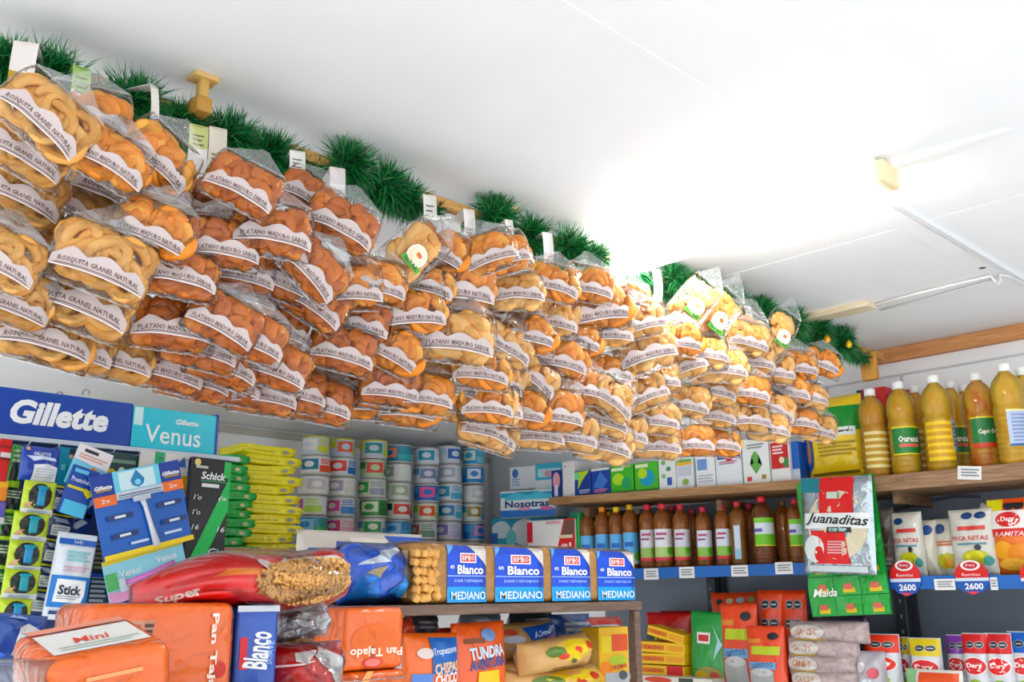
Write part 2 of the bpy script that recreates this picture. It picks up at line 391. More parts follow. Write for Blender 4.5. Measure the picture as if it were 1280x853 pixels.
STRIPS = [  # px x, top y, bottom y, width px, upper colour, lower colour, yaw, label
    (33, 53, 126, 25, '#e4dcd8', '#b4933f', .0, 'white and mustard paper strip between the two leftmost tinsel tufts'),
    (103, 84, 142, 19, '#9cb878', '#e3ded6', .35, 'pale green paper strip on the rail, second from the left'),
    (193, 108, 178, 13, '#e3ddd6', '#9fb3c6', .9, 'white and bluish paper strip seen edge-on left of the hanger post'),
    (249, 157, 210, 20, '#c7c98c', '#ece6e2', .2, 'olive and white paper strip just under the hanger post'),
    (273, 160, 216, 19, '#ddd3c6', '#d9cdbd', .2, 'beige printed paper strip just right of the hanger post'),
    (372, 189, 232, 17, '#eceae6', '#cdb89a', .1, 'white and tan paper strip left of the bushiest tinsel tuft'),
    (422, 210, 254, 17, '#e2d9d9', '#d8cfcf', .1, 'pinkish paper strip right below the bushiest tinsel tuft'),
    (537, 244, 300, 15, '#e7e5df', '#8d8a88', .1, 'grey and white paper strip left of the gap in the tinsel'),
    (586, 262, 300, 13, '#e9e5e0', '#d2c9c4', .1, 'white paper strip right of the gap in the tinsel'),
    (636, 275, 306, 9, '#e9e5e0', '#d9d0ca', .1, 'small white paper strip between two round tinsel tufts'),
    (684, 291, 336, 12, '#f0f0ee', '#b9a3a8', .1, 'white and mauve paper strip left of the tinsel under the lamp'),
    (769, 335, 366, 14, '#f6f5f2', '#f2efe8', .1, 'bright white paper strip under the near end of the lamp'),
    (820, 337, 368, 11, '#e9e7e3', '#e4dfd8', .1, 'pale paper strip right of the lamp between tinsel tufts'),
    (934, 383, 410, 9, '#dcd8d2', '#d2ccc4', .1, 'narrow grey paper strip amid the far right tinsel'),
]
def col_sum(n): return n
for k, (px, y0, y1, w, c1, c2, yaw, lb) in enumerate(STRIPS):
    y = RY-.072; a = at(px, y0, Y=y); b = at(px, y1+8, Y=y); d = depth(a); ww = w*d/FPX*1.15; h = a.z-b.z
    t = thing('paper_strip', lb, 'paper strip', (a.x, y, a.z), -.45+yaw, 'paper strips hung on the rail')
    bow = lambda x, z, off=0: Vector((x, -.006*math.sin(-z/h*3.1)-off+.004*math.cos(x/ww*3), z))
    V = []; Fc = []
    for part_, (zt, zb), c in (('upper_panel', (0, -h*.5), c1), ('lower_panel', (-h*.5, -h), c2)):
        patch(part_, bow, -ww/2, ww/2, zb, zt, M(c, .55), t, 4, 5, off=0)
    for q in range(3 + k % 3):
        z = -h*(.22+.1*q) if k % 2 else -h*(.56+.09*q)
        patch('printed_line', bow, -ww*.3, ww*(.3-.1*(q % 2)), z-h*.014, z+h*.014, M('#6f6a5c', .6), t, 2, 1, off=.0008)
    link('back_fold', boxm('back_fold', ww*.96, .001, h*.6, M(c1, .6), (0, .07, -h*.3)), t)
    link('top_fold', boxm('top_fold', ww*.98, .07, .001, M(c1, .6), (0, .035, 0)), t)

# ------------------------------------------------------------ snack bags
FILM = film(bump=.55, bscale=30, rough=.13, ior=1.27, base=.01)
LABELM = M('#c3b6b4', .5, .05); LINK = M('#6a5552', .55)
def crisp(c, c2, sc=55):
    k = ('crisp', c, c2)
    if k in _MC: return _MC[k]
    c_ = []
    for h_ in (c, c2):
        v_ = lin(h_); lu = .25*v_[0]+.6*v_[1]+.15*v_[2]; c_.append([max(.003, min(.95, lu+(x-lu)*1.14)) for x in v_])
    mt = M(c, .5, .0, .25, 90).copy(); _MC[k] = mt; nt = mt.node_tree
    mx = [n for n in nt.nodes if n.type == 'MIX'][0]; mx.inputs['A'].default_value = c_[1]+[1]; mx.inputs['B'].default_value = c_[0]+[1]
    nz = [n for n in nt.nodes if n.type == 'TEX_NOISE'][0]; nz.inputs['Scale'].default_value = sc
    b = nt.nodes['Principled BSDF']; b.inputs['Subsurface Weight'].default_value = 0
    return mt
def arcm(name, R, sweep, r, mat, n=11, k=7, sq=1.0, wob=0, seed=0, flat_=1.0, twist=0):
    rnd = random.Random(seed); V = []; Fc = []; closed = sweep > 6.2
    ph = [rnd.uniform(0, 6.28) for _ in range(3)]
    for i in range(n if closed else n+1):
        s = i/n; a = -sweep/2+sweep*s
        rr = r*(1 if closed else (.55+.45*math.sin(min(1, s*4, (1-s)*4)*math.pi/2)))*(1+wob*math.sin(5*a+ph[0]))
        Rc = R*(1+.12*math.sin(2*a+ph[1]))
        c = Vector((math.sin(a)*Rc*sq, .35*wob*R*math.sin(3*a+ph[2]), math.cos(a)*Rc))
        o = Vector((math.sin(a), 0, math.cos(a)))
        for j in range(k):
            w = 2*math.pi*j/k+twist*s
            V.append(c+o*(rr*math.cos(w))+Vector((0, rr*flat_*math.sin(w), 0)))
    m_ = n if closed else n+1
    for i in range(m_ if closed else n):
        i2 = (i+1) % m_
        for j in range(k): Fc.append((i*k+j, i*k+(j+1) % k, i2*k+(j+1) % k, i2*k+j))
    if not closed: Fc.append(tuple(range(k))[::-1]); Fc.append(tuple(n*k+j for j in range(k)))
    return mesh(name, V, Fc, mat, True)
PIECES = {}
def pieces(kind):
    if kind in PIECES: return PIECES[kind]
    if kind == 'ring':
        ms = [crisp('#e3ab64', '#cf8d48'), crisp('#e9b978', '#d79a52')]
        L = [arcm('snack_ring', .029, 6.283, .0085, ms[0], 14, 8, .8, .05, 1), arcm('snack_ring', .03, 6.283, .009, ms[1], 14, 8, .66, .06, 2), arcm('snack_ring', .034, 4.2, .0088, ms[1], 12, 8, .85, .05, 3), arcm('snack_ring', .04, 2.6, .0095, ms[0], 12, 8, .9, .05, 4)]
        nm = 'snack_ring'
    elif kind == 'dark':
        ms = [crisp('#d98038', '#b05a24'), crisp('#e0954c', '#bf6e30'), crisp('#c87030', '#9a4c1e')]
        L = [arcm('snack_curl', .018, 4.6, .0115, ms[0], 10, 7, .9, .2, 5, .7, 1), arcm('snack_curl', .022, 3.4, .0125, ms[1], 10, 7, .8, .22, 6, .6, 2), arcm('snack_curl', .016, 5.2, .012, ms[2], 10, 7, 1, .2, 7, .8, 1), arcm('snack_curl', .028, 2.6, .0125, ms[0], 10, 7, .9, .18, 8, .6, 2)]
        nm = 'snack_curl'
    elif kind == 'orange':
        ms = [crisp('#e89a45', '#cf7427'), crisp('#edb05e', '#d98b38'), crisp('#e8953f', '#cc7428')]
        L = [arcm('snack_curl', .02, 4.4, .0105, ms[0], 10, 7, .8, .12, 9, .8), arcm('snack_curl', .028, 3.0, .0115, ms[1], 10, 7, .9, .12, 10, .8), arcm('snack_curl', .034, 2.2, .012, ms[2], 10, 7, .9, .1, 11, .8), arcm('snack_curl', .02, 6.283, .009, ms[1], 12, 7, .7, .1, 12)]
        nm = 'snack_curl'
    else:
        ms = [crisp('#e8b26e', '#d59248'), crisp('#edc086', '#dca25c'), crisp('#e2a058', '#c9823c')]
        L = [arcm('snack_puff', .017, 3.6, .0125, ms[0], 9, 7, .9, .12, 13, .9), arcm('snack_puff', .024, 2.6, .0135, ms[1], 9, 7, .9, .1, 14, .8), arcm('snack_puff', .03, 1.9, .0135, ms[1], 9, 7, .9, .1, 15, .8), arcm('snack_puff', .018, 4.6, .011, ms[2], 10, 7, .8, .12, 16, .8)]
        nm = 'snack_puff'
    PIECES[kind] = (nm, L); return PIECES[kind]
BW, BH, BT = .168, .118, .058
SCK = {'ring': 1.0, 'dark': 1.15, 'orange': 1.15, 'puff': 1.18}
WORDS = {'ring': 'ROSQUITA GRANEL NATURAL', 'dark': 'PLATANO MADURO SABOR', 'orange': 'PLATANO MADURO NATURAL', 'puff': 'PLATANO MADURO SABOR'}
def make_bag(kind, seed, w=BW, h=BH, logo=False):
    rnd = random.Random(seed)
    t = thing('snack_bag', 'snack bag', 'snack bag')
    fs, bs = pouch_surf(w, h, BT, .07, .002, seed, 3.6, 3.0)
    nip = lambda v: 1-.18*max(0, v)**2-.06*max(0, -v)**3
    link('film', pouchm('film', w, h, BT, FILM, fs, bs, 14, 14, edge=nip), t)
    nm, L = pieces(kind)
    k = 0
    for row in range(4):
        for c in range(4):
            for lay in (0, 1):
                if kind == 'ring' and c == 3: continue
                if lay == 1 and c == 3: continue
                if lay == 1 and (row+c) % 2 and kind == 'ring': continue
                q_ = L[(k+row) % 4]; rad = max(v.co.length for v in q_.vertices)*SCK[kind]; zf = .33 if not logo else .4
                x = ((c-1)*w*.28 if kind == 'ring' or lay else (c-1.5)*w*.22)+rnd.gauss(0, .005); z = (-zf+row*zf*.66)*h+rnd.gauss(0, .006)
                mx_ = max(.004, w*.475-rad*.85); mz_ = max(.004, h*.45-rad*.85); x = max(-mx_, min(mx_, x)); z = max(-mz_+h*.02, min(mz_-h*.03, z))
                lim = min(-fs(x+dx_*rad*.75, z+dz_*rad*.75).y for dx_ in (-1, 0, 1) for dz_ in (-1, 0, 1))-.0105
                y = -max(.0, lim*.95) if lay == 0 else max(.004, lim*.45)
                sc = rnd.uniform(.9, 1.12)*SCK[kind]*(.8 if logo else 1)
                o = link(nm, q_, t, (x*.97, y, z), (rnd.gauss(0, .13), rnd.uniform(0, 6.28), rnd.gauss(0, .13)))
                o.scale = (sc, sc*.72, sc); k += 1
    if not logo:
        pk = [rnd.uniform(.0, .5) for _ in range(3)]
        z0, z1 = -h*.3, -h*.12
        def top(s):
            e = min(1, s/.16, (1-s)/.16)
            return h*(.012+.1*e*(abs(math.sin(s*math.pi*(2.4+pk[0])+pk[1]))**1.1))-h*.05*(1-e)
        ar = lambda s: h*.05*(1-(2*s-1)**2)-h*.02
        tp = lambda s: top(s)+ar(s)
        hw = w*.455
        lab = patch('label', fs, -hw, hw, z0, z1, LABELM, t, 18, 3, .0016, tp, ar)
        text(WORDS[kind], fs, 0, z0+h*.105, hw*1.72, h*.085, LINK, lab, bold=.022, off=.0024, res=1, arch=lambda a: ar(a+.5))
        patch('small_print', fs, -hw*.9, hw*.9, z0+h*.036, z0+h*.05, M('#6b5a58', .6), lab, 14, 1, .0023, ar, ar)
        patch('border_line', fs, -hw*.99, hw*.99, z0-h*.004, z0+h*.012, M('#f3efee', .5), lab, 14, 1, .0023, ar, ar)
        patch('border_line', fs, -hw*.96, hw*.96, z0+h*.016, z0+h*.024, M('#8c6f66', .6), lab, 14, 1, .0022, ar, ar)
    else:
        lab = oval('label', fs, w*.05, -h*.08, w*.22, w*.22, M('#f4efe6', .45), t, 20, .0018)
        oval('logo_rim', fs, w*.05, -h*.08, w*.19, w*.19, M('#f0d9c0', .45), lab, 18, .0023)
        oval('logo_mark', fs, w*.07, -h*.06, w*.07, w*.05, M('#d2603a', .45), lab, 12, .0028)
        g = patch('green_band', fs, -w*.16, w*.3, -h*.25, -h*.17, M('#5aa244', .45), t, 8, 2, .002, shear=.15)
        text('NATURAL', fs, 0.085*w, -h*.21, w*.36, h*.05, M('#1c4a1c'), g, off=.003, res=1)
    # crimped seal at the foot and gathered neck
    nv = []; nf = []; NR, NC = 5, 8
    for j in range(NR+1):
        s = j/NR; hw_ = w*(.4*(1-s)**1.25+.045); zz = h*(.44+.42*s)
        for i in range(NC+1):
            a_ = -1+2*i/NC; nv.append((hw_*a_+w*.05*s*math.sin(seed), -.004*math.cos(a_*9+seed)*(1-.3*s)-.006*(1-s)+.03*s*s, zz))
    for j in range(NR):
        for i in range(NC): q_ = j*(NC+1)+i; nf.append((q_, q_+1, q_+NC+2, q_+NC+1))
    link('neck', mesh('neck', nv, nf, film(bump=.6, bscale=40, rough=.18, ior=1.45, base=.08, milky=.1), True), t)
    link('crimp', mesh('crimp', [p for i in range(13) for p in (fs((-.42+.07*i)*w, -h*.47)+Vector((0, .003*(-1)**i, 0)), fs((-.42+.07*i)*w, -h*.47)+Vector((0, .003*(-1)**i, -h*.05)))], [(2*i, 2*i+1, 2*i+3, 2*i+2) for i in range(12)], film(bump=.6, bscale=60, rough=.2, ior=1.5, base=.12, milky=.12), True), t)
    return t
PROTO = {}
for kd, n in (('ring', 4), ('dark', 4), ('orange', 4), ('puff', 5)):
    PROTO[kd] = [make_bag(kd, 100+17*i+len(kd)*7) for i in range(n)]
PROTO['logo'] = [make_bag('puff', 901+i, .105, .16, True) for i in range(2)]
used = set()
# label centre px x, px y, label length px, tilt (degrees, down to the right), content
BAGS = [
 (50,155,118,43,'ring'),(26,192,112,30,'ring'),(22,247,108,25,'ring'),(108,152,82,14,'orange'),(132,206,90,30,'orange'),(194,204,70,38,'orange'),(192,238,66,14,'ring'),(150,250,124,28,'ring'),
 (28,302,112,28,'ring'),(8,378,100,20,'ring'),(124,338,118,22,'ring'),(98,383,126,22,'ring'),(54,428,116,15,'ring'),(140,452,70,12,'ring'),(-10,330,100,25,'ring'),
 (267,265,90,8,'dark'),(279,313,80,10,'dark'),(318,299,60,12,'dark'),(220,352,94,12,'dark'),(301,372,62,12,'dark'),(214,414,100,8,'dark'),(276,409,72,30,'dark'),(312,428,60,20,'dark'),(208,465,90,15,'dark'),(276,460,84,20,'dark'),(280,482,70,10,'dark'),(190,295,80,25,'orange'),
 (339,298,94,10,'dark'),(424,287,84,28,'dark'),(342,351,66,18,'dark'),(387,343,60,48,'dark'),(390,385,64,35,'dark'),(438,368,76,0,'orange'),(300,240,70,30,'dark'),(385,255,70,35,'dark'),
 (570,365,90,5,'orange'),(612,323,60,-18,'orange'),(514,398,80,-2,'orange'),(545,318,70,25,'orange'),
 (345,413,76,15,'dark'),(427,445,74,15,'dark'),(390,478,78,8,'dark'),(340,464,56,20,'dark'),(328,498,66,8,'dark'),(398,509,70,12,'dark'),(446,490,58,8,'dark'),
 (488,444,70,30,'orange'),(488,489,70,8,'dark'),(463,506,60,5,'orange'),(570,431,86,8,'puff'),(556,486,78,5,'puff'),(528,500,56,6,'orange'),(564,510,60,10,'puff'),(607,512,58,5,'orange'),(604,541,62,15,'puff'),
 (630,326,54,-15,'orange'),(645,372,60,0,'puff'),(690,403,54,10,'puff'),(746,392,80,-8,'orange'),(633,400,54,8,'puff'),(631,437,62,28,'puff'),(690,360,56,15,'orange'),
 (760,420,54,0,'puff'),(805,406,56,-12,'puff'),(698,454,66,12,'orange'),(808,445,70,-15,'puff'),(882,446,42,5,'puff'),
 (622,478,60,20,'puff'),(664,476,54,38,'puff'),(619,514,60,5,'puff'),(611,547,56,18,'puff'),(692,521,70,5,'orange'),(673,547,60,5,'puff'),(760,470,56,0,'orange'),(763,504,50,35,'puff'),(754,529,58,15,'puff'),(754,560,64,12,'puff'),
 (822,478,52,-3,'puff'),(808,496,50,-20,'puff'),(856,461,52,-20,'puff'),(818,528,56,5,'puff'),(858,507,52,10,'puff'),(892,521,48,8,'puff'),(864,557,50,0,'orange'),(822,560,46,3,'puff'),(892,492,46,12,'puff'),
 (904,464,54,5,'puff'),(943,455,46,5,'puff'),(969,467,42,4,'puff'),(997,462,48,5,'orange'),(1026,458,44,20,'orange'),(935,493,48,8,'orange'),(983,493,52,5,'orange'),(938,528,46,5,'puff'),(969,514,44,28,'puff'),(997,531,50,5,'orange'),(1022,540,40,10,'puff'),(898,558,48,3,'orange'),
 (921,413,58,35,'puff'),(735,362,56,10,'orange'),(1010,500,40,10,'puff'),(960,540,40,6,'puff'),(720,430,50,10,'orange'),(780,545,50,8,'puff'),(575,402,70,12,'orange'),(250,440,70,15,'dark'),(650,520,56,6,'orange'),(780,380,50,12,'orange'),
 (80,268,100,26,'ring'),(446,408,72,12,'dark'),(300,345,70,12,'dark'),(160,300,96,22,'ring'),(470,360,64,10,'orange'),(600,470,60,8,'orange'),(850,430,50,6,'orange'),(730,490,54,8,'orange'),(935,428,46,14,'puff'),(530,360,64,14,'orange'),(660,425,54,10,'orange'),(90,438,90,14,'ring'),(240,480,76,12,'dark'),(365,495,66,10,'dark'),(510,515,60,8,'orange'),(715,548,54,8,'puff'),
 (500,330,60,52,'logo'),(856,392,46,42,'logo'),(884,408,50,38,'logo'),(966,430,40,32,'logo'),
]
import bisect
def bag_frame(px, py, ln, tilt, y):
    p = at(px, py, Y=y); v = (p-CAM).normalized()
    n = (-v*.62+Vector((0, -1, 0))*.38).normalized()
    A = math.radians(tilt)
    d = CR*math.cos(A)-CU*math.sin(A)
    x = d-v*(d.dot(n)/v.dot(n)); st = x.length; x.normalize()
    z = n.cross(x)*-1.0
    if z.z < 0: z = -z
    return p, x, n, z, min(st, 1.25)
recs = []
for i, (px, py, ln, tilt, kd) in enumerate(BAGS):
    rnd = random.Random(i*3+1)
    rail_py = 62+.352*px
    f = max(0, min(1, (py-rail_py-60)/(340-.2*px)))
    y = 1.205+.075*f+rnd.uniform(-.022, .022)
    if kd == 'logo': y = 1.2
    p, x, n, z, st = bag_frame(px, py, ln, tilt, y)
    s = ln*depth(p)/FPX*st/(BW*.89)
    if kd == 'logo': s = ln*depth(p)/FPX/(.105*.95)
    s = max(.66, min(1.2, s*1.03))
    recs.append([p, x, n, z, s, kd, i])
# neighbours are pushed apart along the line of sight so that overlapping bags lie one over the other
off = [0.0]*len(recs)
dirs = [(r[0]-CAM).normalized() for r in recs]
for it in range(80):
    for i in range(len(recs)):
        for j in range(i+1, len(recs)):
            a, q = recs[i], recs[j]; d = (q[0]+dirs[j]*off[j])-(a[0]+dirs[i]*off[i])
            if d.length > .16: continue
            v = dirs[i]; along = d.dot(v); plane = (d-v*along).length; need = .052*max(0, 1-plane/.135)
            if abs(along) < need:
                up = a[0].z > q[0].z; sgn = (1 if along > 0 else -1) if abs(along) > .012 else (1 if up else -1)
                k = (need-abs(along))*.25*sgn; off[i] -= k; off[j] += k
    off = [max(-.15, min(.06, o)) for o in off]
for r, o, d in zip(recs, off, dirs): r[4] *= ((r[0]-CAM).length+o)/(r[0]-CAM).length; r[0] = r[0]+d*o
# columns for naming
recs_c = {}
for r in recs:
    r.append(int(round((r[0].x-.12)/.165)))
    recs_c.setdefault(r[7], []).append(r)
KW = {'ring': 'clear bag of pale golden ring snacks', 'dark': 'clear bag of rust-brown curled crisps', 'orange': 'clear bag of orange curled crisps', 'puff': 'clear bag of pale yellow puffs', 'logo': 'clear bag with round logo and green band'}
ncol = {c: k for k, c in enumerate(sorted(recs_c))}
protos_used = {}
for c in sorted(recs_c):
    for rank, r in enumerate(sorted(recs_c[c], key=lambda r: -r[0].z)):
        p, x, n, z, s, kd, i, _ = r
        loc = p+z*(BH*.16*s if kd != 'logo' else .03)
        R3 = Matrix((x, -n, z)).transposed()
        rnd = random.Random(i+50)
        mw = Matrix.Translation(loc) @ R3.to_4x4() @ Matrix.Rotation(rnd.gauss(0, .12), 4, 'Z') @ Matrix.Rotation(rnd.gauss(-.08, .1), 4, 'X') @ Matrix.Scale(s, 4)
        lb = '%s, %s down in %s hanging column from left' % (KW[kd], ordinal(rank), ordinal(ncol[c]))
        pr = PROTO[kd][i % len(PROTO[kd])]
        if pr.name in protos_used: dup(pr, mw, lb, 'hanging snack bags')
        else:
            protos_used[pr.name] = 1; pr.matrix_world = mw; pr['label'] = lb; pr['group'] = 'hanging snack bags'
for L_ in PROTO.values():
    for pr in L_:
        if pr.name not in protos_used: print('unused proto', pr.name)
# ------------------------------------------------------------ packs: bodies plus printed panels
def deco(parent, surf, w, h, specs, n=1, z0=0.0, off=.0006):
    """printed panels, ovals and lettering on a face; u, v run 0..1 over the face"""
    for q, s in enumerate(specs):
        o = off+.00025*q
        k = s[0]
        if k == 'r':
            _, u0, u1, v0, v1, c = s[:6]
            patch('printed_panel', surf, (u0-.5)*w, (u1-.5)*w, z0+v0*h, z0+v1*h, c if not isinstance(c, str) else M(c, .4), parent, max(1, int(n*(u1-u0)+.99)) if n > 1 else 1, max(1, int(n*(v1-v0)+.99)) if n > 1 else 1, o, shear=s[6] if len(s) > 6 else 0)
        elif k == 'o':
            _, cu, cv, ru, rv, c = s[:6]
            oval('printed_oval', surf, (cu-.5)*w, z0+cv*h, ru*w, rv*h, c if not isinstance(c, str) else M(c, .4), parent, 16, o, s[6] if len(s) > 6 else 0)
        elif k == 'p':
            polyf('printed_panel', surf, [((u-.5)*w, z0+v*h) for u, v in s[1]], M(s[2], .4), parent, o, n)
        elif k == 't':
            _, st, cu, cv, wu, hv, c = s[:7]; ex = s[7] if len(s) > 7 else {}
            text(st, surf, (cu-.5)*w, z0+cv*h, wu*w, None if hv is None else hv*h, M(c, .45), parent, off=o+.0003, **ex)
        elif k == 'l':                       # lines of small print
            _, u0, u1, v0, v1, nl, c = s
            for i in range(nl):
                vv = v1-(v1-v0)*(i+.5)/nl; th = (v1-v0)/nl*.28
                patch('printed_line', surf, (u0-.5)*w, (u1-(.12 if i % 2 else 0)*(u1-u0)-.5)*w, z0+(vv-th)*h, z0+(vv+th)*h, M(c, .5), parent, max(1, int(n*(u1-u0))), 1, o)
RZR = -math.pi/2
def rx(px0, px1, py0, py1, X):
    pm = (px0+px1)/2; a = at(px0, (py0+py1)/2, X=X); b = at(px1, (py0+py1)/2, X=X)
    t = at(pm, py0, X=X); e = at(pm, py1, X=X)
    return Vector((X, (a.y+b.y)/2, e.z)), abs(a.y-b.y), t.z-e.z
def ry(px0, px1, py0, py1, Y):
    pm = (px0+px1)/2; a = at(px0, (py0+py1)/2, Y=Y); b = at(px1, (py0+py1)/2, Y=Y)
    t = at(pm, py0, Y=Y); e = at(pm, py1, Y=Y)
    return Vector(((a.x+b.x)/2, Y, e.z)), abs(a.x-b.x), t.z-e.z
def carton(name, label, cat, loc, w, h, d, rz, col, specs=(), group=None, side=(), sidecol=None, topc=None, roll=0, bev=.0015):
    """printed cardboard box; loc is the middle of the front face's foot"""
    t = thing(name, label, cat, loc, rz, group, roll=roll)
    link('carton', boxm('carton', w, d, h, M(col, .4) if isinstance(col, str) else col, (0, d/2, h/2), bev, 1), t)
    deco(t, flat(0), w, h, specs)
    if sidecol: patch('side_panel', sideface(-w/2), -d, 0, 0, h, M(sidecol, .4), t)
    if side: deco(t, lambda x, z, off=0: sideface(-w/2)(x-d/2, z, off), d, h, side)
    return t
def pouch(name, label, cat, loc, w, h, th, rz, col, specs=(), group=None, seal=.08, crumple=.0015, seed=1, roll=0, pitch=0, mat=None, n=8, edge=None, mw=None, center=False):
    """filled printed pouch standing on its foot (or hanging), front towards -Y"""
    t = thing(name, label, cat, loc, rz, group, roll=roll, pitch=pitch, mw=mw)
    fs, bs = pouch_surf(w, h, th, seal, crumple, seed)
    dz = 0 if center else h/2; dy = 0 if center else th/2
    F_ = lambda x, z, off=0: fs(x, z-dz, off)+Vector((0, dy, dz)); B_ = lambda x, z, off=0: bs(x, z-dz, off)+Vector((0, dy, dz))
    me = pouchm('pouch', w, h, th, mat or foil(col), fs, bs, 14, 16, edge=edge)
    link('pouch', me, t, (0, dy, dz))
    deco(t, F_, w, h, specs, max(n, 14), -h/2 if center else 0, .0022)
    return t

# ------------------------------------------------------------ right wall: shelves
ps = wood('#b98f62', '#94693f', 7, (12, 1, 12)); ps2 = wood('#a98462', '#7d5c40', 7, (12, 1, 12))
XF = 2.80
def ztop(y): return EYE+(.349+.025*(y-1.59) if y > 1.45 else .336)
yl = 2.657; yj = 1.47
tsh = thing('wall_shelf', 'upper plank shelf of pale wood along the right wall', 'shelf', (0, 0, 0))
za, zb = ztop(yl), ztop(yj+.001)
def plank(name, y0, y1, z0, z1, th, mat, x0=XF, x1=XW-.002):
    V = [(x, y, z+dz) for (y, z) in ((y0, z0), (y1, z1)) for x in (x0, x1) for dz in (-th, 0)]
    return mesh(name, V, [(0, 1, 3, 2), (4, 6, 7, 5), (0, 4, 5, 1), (2, 3, 7, 6), (1, 5, 7, 3), (0, 2, 6, 4)], mat)
link('plank', plank('plank', yl, yj+.002, za, zb, .028, ps), tsh)
link('plank', plank('plank', yj, .2, ztop(1.3), ztop(1.3), .045, ps2), tsh)
for yb in (2.5, 1.9, 1.28, .7):
    link('bracket', boxm('bracket', .24, .02, .035, wood('#8f6f50', '#6b4f36', 7), (XW-.122, yb, ztop(yb)-.0625)), tsh)
# blue metal shelves
BLM = M('#2d62ab', .4, .1); DKM = M('#2b2f36', .5, .1)
def blue_shelf(label, y0, y1, z, z2, lip=.034):
    t = thing('metal_shelf', label, 'shelf', (0, 0, 0))
    link('shelf_plate', plank('shelf_plate', y0, y1, z, z2, .004, M('#51606f', .5), XF+.002, XW-.012), t)
    V = [(x, y, zz+dz) for (y, zz) in ((y0, z), (y1, z2)) for x in (XF-.001, XF+.003) for dz in (-lip, .002)]
    link('front_lip', mesh('front_lip', V, [(0, 1, 3, 2), (4, 6, 7, 5), (0, 4, 5, 1), (2, 3, 7, 6), (1, 5, 7, 3), (0, 2, 6, 4)], BLM), t)
    return t
ZB1, ZB2 = EYE+.0905, EYE+.046
blue_shelf('blue metal shelf carrying the small dark oil bottles', 2.62, 1.47, ZB1, ZB1)
blue_shelf('blue metal shelf carrying the whitish snack pouches at right', 1.46, .3, ZB2, ZB2-.012)
ZL = EYE-.31
lsh = thing('metal_shelf', 'lower metal shelf of the right wall, at the bottom edge', 'shelf', (0, 0, 0))
link('shelf_plate', plank('shelf_plate', 2.62, .3, ZL, ZL, .004, M('#51606f', .5), XF+.002-.06, XW-.012), lsh)
link('front_lip', boxm('front_lip', .004, 2.3, .034, BLM, (XF-.06, 1.46, ZL-.016)), lsh)
bp = thing('shade_panel', 'slate grey panel added as painted shade behind the blue shelves', 'panel', (0, 0, 0))
link('panel', boxm('panel', .008, 2.32, .62, M('#767d88', .6, .06), (XW-.006, 1.46, ZL+.33)), bp)  # added panel; its grey mostly paints the wall's shade behind the shelves
for (px, py, lb, z1) in ((892, 745, 'black slotted upright left of the green pouch', ZB1), (1130, 770, 'black slotted upright under the right blue shelf', ZB2)):
    q = at(px, py, X=XW-.06)
    t = thing('shelf_upright', lb, 'shelf post', (q.x, q.y, ZL), 0, 'shelf uprights')
    link('post', boxm('post', .035, .035, z1-ZL-.03, DKM, (0, 0, (z1-ZL-.03)/2), .003, 1), t)
    link('post_flange', boxm('post_flange', .012, .06, z1-ZL-.03, DKM, (.03, 0, (z1-ZL-.03)/2)), t)
    for k in range(7):
        link('slot', boxm('slot', .001, .006, .012, M('#858a92', .5), (-.018, 0, .06+.045*k)), t)
# price tickets on the lips
for k, (px0, px1, py0, py1, X, lb) in enumerate((
  (805, 823, 711, 725, XF-.003, 'white price ticket leftmost on the blue shelf lip'), (849, 868, 709, 723, XF-.003, 'white price ticket second from left on the blue shelf lip'),
  (914, 935, 707, 721, XF-.003, 'white price ticket below the middle dark bottles'), (969, 991, 703, 718, XF-.003, 'white price ticket left of the silver tortilla bag'),
  (1168, 1194, 724, 738, XF-.004, 'white price ticket between two red and blue shelf cards'), (1196, 1226, 583, 600, XF-.003, 'white price ticket on the wooden shelf under the oil bottles'), (1238, 1247, 722, 738, XF-.004, 'narrow clear price clip on the right blue shelf lip'))):
    loc, w, h = rx(px0, px1, py0, py1, X)
    t = thing('price_ticket', lb, 'price tag', loc, RZR, 'price tickets', roll=.12 if py0 < 600 else 0)
    link('ticket', boxm('ticket', w, .001, h, M('#e9e7e4', .5), (0, 0, h/2)), t)
    deco(t, flat(-.0006), w, h, [('l', .15, .9, .2, .85, 3, '#8f8f95')])

